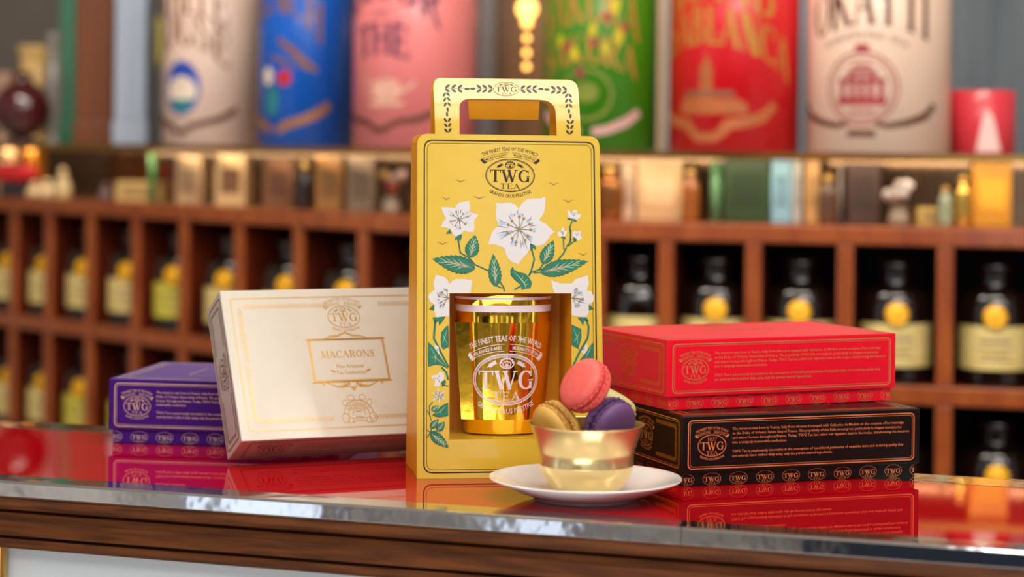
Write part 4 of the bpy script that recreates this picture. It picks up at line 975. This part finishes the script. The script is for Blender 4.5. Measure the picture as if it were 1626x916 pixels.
def b_blue(o, k, R, fn):
    I = Ink(); I.arch('FRENCH', 0, 154 * k, 160 * k, 56 * k, 64 * k, 1.2)
    I.put('printed_name', fn(1), mat('caddy_brown_gold_print', (140, 98, 70), .4, .2, var=.1), o); I = Ink()
    ribbon(I, k, [(6, 168), (30, 150), (52, 128), (70, 118)], [8, 12, 14, 8]); I.put('printed_branch', fn(1), M_cT, o); I = Ink(); ribbon(I, k, [(-8, 140), (14, 134), (34, 120)], [5, 7, 4]); I.put('printed_branch', fn(1), M_cT, o); I = Ink()
    for s in (1, -1): ribbon(I, k, [(s * 6, 24), (s * 22, 34), (s * 50, 42), (s * 72, 52), (s * 92, 66)], [12, 13, 14, 15, 13])
    I.put('printed_ribbon', fn(1), mat('caddy_gold_ribbon', (160, 106, 58), .4, .2, var=.1), o)
    I = Ink(); I.disc(18 * k, 107 * k, 13 * k, n=7); I.put('printed_flower', fn(2), M_cR, o)
    I = Ink(); I.disc(-14 * k, 110 * k, 11 * k, 15 * k, 9); I.put('printed_flower', fn(2), M_cW, o)
    I = Ink(); I.disc(-6 * k, 72 * k, 15 * k, 26 * k, 8); I.put('printed_leaf', fn(1), M_cTe, o)
can('tea_caddy', 'tall royal blue tea caddy with red flower, beside the leftmost cream caddy', 410, 560, .12, .38, mat('caddy_blue', (8, 88, 190), .32, coat=.3, var=.02), b_blue, 436)
def b_pink(o, k, R, fn):
    I = Ink(); I.arch('AMOUR', 0, 180 * k, 196 * k, 50 * k, 62 * k, 1.2); I.serif('DE', -14 * k, 203 * k, 30 * k, 11 * k); I.arch('THE', 0, 136 * k, 96 * k, 9 * k, 50 * k, 1.25); I.stroke([(26 * k, 192 * k), (36 * k, 199 * k)], 4 * k); I.put('printed_name', fn(1), M_cP, o)
    I = Ink(); I.disc(10 * k, 90 * k, 26 * k, 18 * k, 20); ribbon(I, k, [(34, 86), (52, 96), (58, 106)], [8, 6, 3]); ribbon(I, k, [(-14, 100), (-28, 108), (-26, 84), (-12, 80)], 3); ribbon(I, k, [(-20, 68), (40, 68)], 7); I.put('printed_teapot', fn(1), mat('caddy_dusty_print', (214, 160, 140), .5, var=.2, scale=60), o)
    I = Ink()
    for s in (1, -1): ribbon(I, k, [(s * 16, 34), (s * 30, 40), (s * 60, 44), (s * 96, 58)], [8, 10, 11, 11])
    ribbon(I, k, [(-16, 34), (-8, 27), (8, 27), (16, 34)], 9); I.put('printed_ribbon', fn(1), M_cB, o)
can('tea_caddy', 'tall salmon pink tea caddy behind the handle of the yellow carton', 560, 755, .12, .38, mat('caddy_pink', (232, 128, 128), .35, coat=.3, var=.02), b_pink, 604)
def b_green(o, k, R, fn):
    I = Ink(); I.arch('SAKURA', 0, 166 * k, 176 * k, 30 * k, 62 * k, 1.2); I.arch('SAKURA', 0, 108 * k, 168 * k, 26 * k, 46 * k, 1.1); I.put('printed_name', fn(1), M_cG, o)
    I = Ink()
    for x, y, a in ((-20, 150, 10), (30, 158, 9), (50, 176, 12), (-46, 170, 9), (10, 186, 9), (44, 222, 11)): I.disc(x * k, y * k, a * .7 * k, a * 1.2 * k, 8)
    I.put('printed_blossom', fn(2), M_cY, o)
    I = Ink()
    for x, y, a in ((-32, 160, 9), (12, 166, 8), (60, 190, 8), (-10, 120, 9), (32, 206, 8)): I.disc(x * k, y * k, a * .8 * k, a * k, 8)
    I.put('printed_blossom', fn(2), M_cM, o)
    I = Ink(); I.ring(0, 86 * k, 40 * k, 38 * k, 6 * k); I.disc(0, 90 * k, 20 * k, 16 * k); I.put('printed_medallion', fn(1), mat('caddy_olive_print', (120, 130, 40), .5, var=.1), o)
    I = Ink()
    for s in (1, -1): ribbon(I, k, [(s * 10, 28), (s * 34, 32), (s * 64, 44), (s * 88, 60)], [13, 13, 15, 13])
    I.put('printed_ribbon', fn(1), mat('caddy_rose_print', (206, 156, 150), .5, var=.1), o)
can('tea_caddy', 'tall green tea caddy with gold lettering, right of the carton handle', 862, 1042, .12, .38, mat('caddy_green', (58, 128, 14), .35, coat=.3, var=.04), b_green, 930)
def b_red(o, k, R, fn):
    I = Ink(); I.arch('GRAND', 6 * k, 196 * k, 210 * k, 38 * k, 54 * k, 1.15); I.arch('CASABLANCA', 0, 106 * k, 284 * k, 60 * k, 60 * k, 1.25); I.put('printed_name', fn(1), M_cG, o)
    I = Ink(); I.poly([(-50 * k, 58 * k), (64 * k, 58 * k), (66 * k, 72 * k), (50 * k, 82 * k), (-40 * k, 84 * k), (-50 * k, 70 * k)]); I.poly([(-12 * k, 80 * k), (10 * k, 80 * k), (10 * k, 130 * k), (5 * k, 138 * k), (0, 154 * k), (-6 * k, 138 * k), (-12 * k, 130 * k)])
    for s in (1, -1): ribbon(I, k, [(s * 26, 30), (s * 34, 42), (s * 62, 46), (s * 90, 54), (s * 112, 74)], [16, 17, 18, 18, 14])
    ribbon(I, k, [(-28, 32), (-14, 22), (14, 22), (28, 32)], 15); I.put('printed_mosque', fn(1), mat('caddy_ochre_print', (178, 96, 50), .5, .1, var=.1), o)
    I = Ink(); ribbon(I, k, [(-38, 90), (44, 90)], 8); I.put('printed_roof', fn(2), M_cT, o)
can('tea_caddy', 'tall bright red tea caddy with a tower picture, between the green and cream caddies', 1062, 1267, .11, .38, mat('caddy_red', (206, 8, 24), .35, coat=.3, var=.03), b_red, 1122)
def b_ok(o, k, R, fn):
    I = Ink(); I.arch('OKAYTI', 10 * k, 172 * k, 200 * k, 26 * k, 78 * k, 1.15)
    I.arch('DARJEELING TEA', 4 * k, 162 * k, 136 * k, 16 * k, 9 * k, 1.1)
    I.put('printed_name', fn(1), M_cB, o); I = Ink()
    for s in (1, -1): I = Ink(); ribbon(I, k, [(s * 22, 46), (s * 40, 42), (s * 74, 48), (s * 104, 58), (s * 122, 76)], [7, 9, 11, 12, 10]); I.put('printed_ribbon', fn(1), M_cB, o)
    I = Ink(); ribbon(I, k, [(-22, 30), (22, 30)], 10); I.put('printed_ribbon', fn(1), M_cB, o)
    I = Ink(); I.ring(0, 100 * k, 56 * k, 56 * k, 3.2 * k); I.ring(0, 100 * k, 48 * k, 48 * k, 2 * k)
    I.poly([(-38 * k, 74 * k), (38 * k, 74 * k), (38 * k, 86 * k), (-38 * k, 86 * k)])
    for x in (-30, -14, 0, 14, 30): I.poly([((x - 4) * k, 84 * k), ((x + 4) * k, 84 * k), ((x + 4) * k, 108 * k), ((x - 4) * k, 108 * k)])
    for a, b, c in ((38, 108, 116), (24, 120, 128), (16, 132, 138)): I.poly([(-a * k, b * k), (a * k, b * k), (a * .9 * k, c * k), (-a * .9 * k, c * k)])
    for x in (-18, 18): I.poly([((x - 3) * k, 116 * k), ((x + 3) * k, 116 * k), ((x + 3) * k, 122 * k), ((x - 3) * k, 122 * k)])
    for y in (62, 66): I.stroke([(-20 * k, y * k), (20 * k, y * k)], 1.8 * k)
    I.poly([(-12 * k, 158 * k), (12 * k, 158 * k), (10 * k, 168 * k), (-10 * k, 168 * k)]); I.put('printed_emblem', fn(1), M_cM, o)
can('tea_caddy', 'tall pale peach tea caddy with a maroon temple emblem, rightmost large caddy', 1280, 1507, .11, .38, mat('caddy_peach', (238, 206, 184), .35, coat=.3, var=.02), b_ok, 1368)
def b_small(o, k, R, fn):
    I = Ink(); I.poly([(-6 * k, 4 * k), (34 * k, 4 * k), (20 * k, 60 * k), (12 * k, 70 * k), (4 * k, 60 * k)]); I.put('painted_highlight', fn(1), mat('caddy_highlight', (246, 206, 200), .4, var=.05), o)  # pale tapered patch paints the white highlight on the tin
can('tea_caddy', 'short coral red tin at the far right of the can shelf', 1508, 1610, .16, .104, mat('caddy_coral', (226, 60, 74), .35, coat=.3, var=.08, scale=9), b_small, 1556, lid=False)
# ------------------------------------------------------------------ small goods on the cabinet top under the can shelf
def stand(px, off):                                # a point on the cabinet top
    Y = 850 / wfun(px) + off; return Vector(((px - CX) / F * Y, Y, Z1 + .0008)), Y
def goods_box(label, px0, px1, h, col, off=.10, dep=.05, name='tea_carton', band=None):
    h = min(.1025, h * 1.2) if h > .07 else h
    p, Y = stand((px0 + px1) / 2, off); w = (px1 - px0) / F * Y
    yaw = yawL if (px0 + px1) / 2 < 745 else yawR
    yaw *= .35
    o = thing(name, label, 'carton', yawm(p.x, p.y, p.z, yaw))
    box('carton_body', -w / 2, w / 2, 0, dep, 0, h, mat('goods_%d' % int(px0), col, .45, var=.08, scale=14), o, .001)
    box('carton_label', -w * .32, w * .32, -.0012, -.0002, h * .25, h * .75, mat('goodsl_%d' % int(px0), band or tuple(int(v * .8) for v in col), .5, var=.1), o)
    return o
goods_box('orange and cream carton at the far left of the cabinet top', -6, 26, .088, (214, 166, 112), band=(232, 196, 150)); goods_box('narrow amber carton beside a red cushion on the cabinet top', 36, 58, .092, (206, 130, 26))
goods_box('yellowish cream carton left of the cream caddy, on the cabinet top', 180, 258, .040, (206, 170, 104)); goods_box('pale tan carton standing below the cream caddy', 278, 322, .078, (206, 170, 124)); goods_box('beige carton with brown stripe below the blue caddy edge', 340, 392, .080, (214, 176, 122), band=(120, 82, 52))
goods_box('brown carton below the blue caddy', 416, 468, .074, (140, 92, 58)); goods_box('brass brown carton below the right half of the blue caddy', 500, 545, .082, (150, 104, 52)); goods_box('grey brown carton below the pink caddy', 550, 596, .080, (128, 106, 82))
goods_box('slim cream carton just right of the yellow carton', 988, 1008, .078, (222, 186, 150)); goods_box('wide tan carton below the green caddy', 1012, 1085, .082, (214, 172, 120), band=(226, 186, 136)); goods_box('dark green carton below the red caddy', 1150, 1224, .088, (42, 66, 14)); goods_box('pale blue carton below the red caddy', 1226, 1258, .090, (140, 186, 200)); goods_box('slim grey white carton below the gap right of the red caddy', 1260, 1274, .088, (186, 180, 168)); goods_box('slim honey coloured carton left below the peach caddy', 1280, 1302, .090, (214, 160, 92))
goods_box('dark brown carton below the peach caddy', 1346, 1398, .082, (74, 48, 32)); goods_box('low straw yellow carton right of the white flowers', 1458, 1522, .028, (206, 170, 90)); goods_box('amber yellow carton at the right end of the cabinet top', 1546, 1606, .088, (214, 146, 24), band=(230, 170, 40))
def rod(label, px, h, r, col, off=.12, metal=.0):
    p, Y = stand(px, off); o = mkb('display_rod', lathe([(0, 0), (r, 0), (r, h), (0, h)], 16), mat('rod_%d' % px, col, .3, metal, var=.05), None, True, Matrix.Translation(p)); tag(o, label, 'rod'); return o
rod('green rod on the cabinet top beside the leftmost cream caddy', 243, .098, .008, (84, 140, 70)); rod('mint green rod below the red caddy', 1138, .1, .010, (120, 172, 118)); rod('thin pale rod below the peach caddy', 1335, .1, .003, (210, 196, 180)); 
def lump(label, px, h, r, col, name='figurine'):
    p, Y = stand(px, .07); o = thing(name, label, 'figurine', Matrix.Translation(p)); m = mat('lump_%d' % px, col, .5, var=.08, scale=20)
    mkb('figurine_body', lathe([(0, 0)] + smoothprof([(r * .8, 0), (r, h * .2), (r * .8, h * .5), (r * .5, h * .68)], 4) + [(0, h * .7)], 20), m, o, True)
    mkb('figurine_head', lathe([(0, h * .66)] + smoothprof([(r * .3, h * .68), (r * .5, h * .82), (r * .3, h * .97)], 4) + [(0, h)], 16), m, o, True); return o
lump('small cream figurine at the left end of the cabinet top', 56, .034, .020, (222, 190, 140)); lump('cream figurine second from the left on the cabinet top', 76, .040, .022, (226, 194, 146)); lump('taller cream figurine beside two small ones on the cabinet top', 100, .066, .020, (206, 176, 126)); lump('small violet figurine on the cabinet top left of the straw carton', 168, .036, .013, (110, 84, 84))
def cushion():
    p, Y = stand(24, .04); p.z += 0; b = bmesh.new(); bmesh.ops.create_icosphere(b, subdivisions=3, radius=1.0)
    for v in b.verts: v.co = Vector((v.co.x * .055, v.co.y * .02, v.co.z * .022)) + Vector((0, 0, .0222 + .028))
    o = thing('red_cushion', 'red cushion on a black stand at the far left of the cabinet top', 'cushion', Matrix.Translation(p))
    mkb('pad', b, mat('red_cloth', (190, 12, 16), .7, var=.1), o, True); box('stand', -.03, .03, -.015, .015, 0, .03, mat('black_stand', (16, 10, 10), .5, var=.1), o, .002)
cushion()
def jar(label, px, h, r, col, metal=0.0, name='jar', stop=(180, 140, 70)):
    p, Y = stand(px, .09); o = thing(name, label, 'jar', Matrix.Translation(p))
    mkb('jar_body', lathe([(0, 0)] + smoothprof([(r * .8, 0), (r, h * .1), (r, h * .6), (r * .6, h * .74), (r * .5, h * .8)], 4) + [(0, h * .8)], 28), mat('jar_%d' % px, col, .2, metal, coat=.3, var=.1), o, True)
    mkb('jar_lid', lathe([(0, h * .8 + .0002), (r * .55, h * .8 + .0002), (r * .6, h * .88), (r * .3, h * .96), (0, h)], 24), mat('jarl_%d' % px, stop, .3, .6, var=.1), o, True)
jar('brass jar with domed lid just right of the yellow carton', 970, .095, .022, (150, 92, 36), .7); jar('amber glass bottle right of the wide tan carton', 1098, .092, .014, (150, 84, 20)); jar('dark glass jar under the dark gap at the left of the brown carton', 484, .088, .018, (40, 26, 20)); jar('small clear glass jar on the cabinet top at the far right', 1502, .066, .011, (150, 160, 130)); jar('gilded jar between the clear jar and the amber carton', 1530, .086, .013, (222, 178, 80), .9); jar('brown jar right of the honey carton', 1316, .084, .016, (92, 62, 40))
def bouquet(label, px, cols, hh, seed):
    p, Y = stand(px, .06); o = thing('flower_posy', label, 'flowers', Matrix.Translation(p)); r = random.Random(seed)
    mkb('vase', lathe([(0, 0)] + smoothprof([(.014, 0), (.017, .01), (.013, .022), (.015, .03)], 3) + [(0, .03)], 20), mat('posy_vase', (150, 130, 110), .3, var=.1), o, True)
    for i in range(9):
        b = bmesh.new(); bmesh.ops.create_icosphere(b, subdivisions=2, radius=.010)
        for v in b.verts: v.co *= 1 + .18 * math.sin(9 * v.co.x * 200 + i) 
        a = r.uniform(0, 6.28); q = r.uniform(.002, .022)
        mkb('blossom', b, mat('posy_%d_%d' % (seed, i % len(cols)), cols[i % len(cols)], .6, var=.15, scale=90), o, True, Matrix.Translation((q * math.cos(a), q * math.sin(a) * .6, .034 + hh * r.random())))
bouquet('posy of red, yellow and pale blooms behind the left edge of the carton', 622, [(176, 60, 50), (206, 160, 90), (186, 150, 130)], .04, 4); bouquet('posy of white blooms below the right side of the peach caddy', 1428, [(206, 190, 180), (176, 150, 130)], .035, 6)
# ------------------------------------------------------------------ further back, above the can shelf
def column(name, label, px0, px1, Y, z0, z1, col, cat='column', rgb2=None, dep=.12):
    a, b = (px0 - CX) / F * Y, (px1 - CX) / F * Y
    o = thing(name, label, cat, yawm((a + b) / 2, Y, 0, 0))
    m = mat('col_%d' % int(px0), col, .4, var=.15, scale=5, stretch=(6, 6, .3), rgb2=rgb2)
    w = (b - a) / 2
    box('shaft', -w, w, 0, dep, z0 + .05, z1, m, o, .004); box('foot', -w - .003, w + .003, -.003, dep + .003, z0, z0 + .0498, m, o, .003)
column('wooden_column', 'brown wooden column at the left of the caddies', 118, 179, 4.56, ZG + .0015, 3.19, (96, 48, 16), rgb2=(126, 66, 26))
column('pale_column', 'pale blue grey column beside the wooden column', 180, 231, 4.42, ZG + .0015, 3.19, (160, 172, 190))
column('green_banner', 'narrow green upright panel left of the wooden column', 92, 119, 5.15, 0, 3.19, (70, 136, 106), 'panel')
column('grey_column', 'grey upright between the pink caddy and the lamp string', 757, 786, 4.3, 0, 3.19, (104, 96, 96))
column('wooden_column', 'brown upright behind the lamp string and green caddy', 787, 875, 4.4, 0, 3.19, (108, 68, 36), rgb2=(142, 98, 58))
column('cream_column', 'cream upright in the gap between green and red caddies', 1040, 1056, 4.2, 0, 3.19, (206, 176, 140))
column('silver_post', 'thin silver post left of the red caddy', 1054, 1064, 4.1, 0, 3.19, (170, 166, 166), 'post', dep=.03)
column('blue_grey_column', 'blue grey upright between red and peach caddies', 1262, 1284, 4.3, 0, 3.19, (120, 128, 140))
column('slate_panel', 'slate grey panel behind the short coral tin', 1506, 1700, 4.9, 0, 3.19, (92, 102, 112), 'panel', rgb2=(122, 132, 140))
def globe():
    p = at(36, 158, 4.62); R = .062
    o = thing('glass_globe', 'dark red glass globe on the far left of the can shelf', 'globe', Matrix.Translation((p.x, p.y, ZG + .0015)))
    mkb('globe_bulb', lathe([(0, .012)] + [(R * math.sin(PI * i / 16), .012 + R - R * math.cos(PI * i / 16)) for i in range(2, 15)] + [(.02, .012 + 2 * R), (.02, .155), (0, .155)], 32), mat('ruby_glass', (72, 20, 22), .12, coat=.7, var=.2), o, True)
    mkb('globe_foot', lathe([(0, 0), (.04, 0), (.036, .008), (.02, .014), (0, .014)], 28), mat('globe_foot', (60, 40, 34), .4, var=.1), o, True)
globe()
def candle(label, px, h, r, col, off):
    Y = 850 / wfun(px) + off; o = thing('glass_vase', label, 'vase', Matrix.Translation(((px - CX) / F * Y, Y, ZG + .0015)))
    mkb('vase_body', lathe([(0, 0)] + smoothprof([(r * .7, 0), (r * .5, h * .12), (r, h * .45), (r * .7, h * .8), (r * .9, h)], 4) + [(r * .8, h), (r * .6, h * .8), (0, h * .3)], 24), mat('vase_%d' % px, col, .2, coat=.4, var=.15, scale=12), o, True)
candle('tall grey glass vase beside the dark red globe', 84, .24, .022, (130, 124, 116), .16); candle('sand coloured vase behind the dark red globe', 56, .22, .05, (226, 184, 116), .30); candle('pale vase at the left edge behind the globe', 6, .16, .035, (190, 150, 130), .25)
def lantern(label, px, py0, py1, Y, r, col):
    t = at(px, py0, Y); b = at(px, py1, Y); h = t.z - b.z
    o = thing('hanging_lantern', label, 'lantern', Matrix.Translation(b))
    mkb('shade', lathe([(0, 0)] + smoothprof([(r * .6, 0), (r, h * .2), (r, h * .75), (r * .5, h)], 4) + [(0, h)], 24), mat('lantern_shade', col, .5, var=.06), o, True)
    mkb('cord', lathe([(0, h), (.004, h), (.004, 3.2 - b.z - .001), (0, 3.2 - b.z - .001)], 8), M_brass, o)
lantern('yellow hanging lantern left of the cream caddy', 244, 26, 106, 4.75, .022, (214, 200, 96))
M_bulb = mat('lit_bulb', (255, 186, 90), .3, emit=5.0)
def bulbs():
    Y = 4.15; top = at(835, -60, Y); o = thing('lamp_string', 'string of small warm bulbs hanging left of the green caddy', 'lamp', Matrix.Translation((top.x, Y, 3.199)))
    zb = at(838, 122, Y).z
    mkb('cord', lathe([(0, zb - 3.199), (.002, zb - 3.199), (.002, 0), (0, 0)], 8), M_brass, o)
    for py, r in ((-30, .012), (14, .020), (36, .010), (61, .0062), (84, .0062), (106, .0062)):
        z = at(836, py, Y).z; b = bmesh.new(); bmesh.ops.create_uvsphere(b, u_segments=14, v_segments=10, radius=r)
        mkb('bulb', b, M_bulb, o, True, Matrix.Translation((.0035, -.004, z - 3.199)))
bulbs()
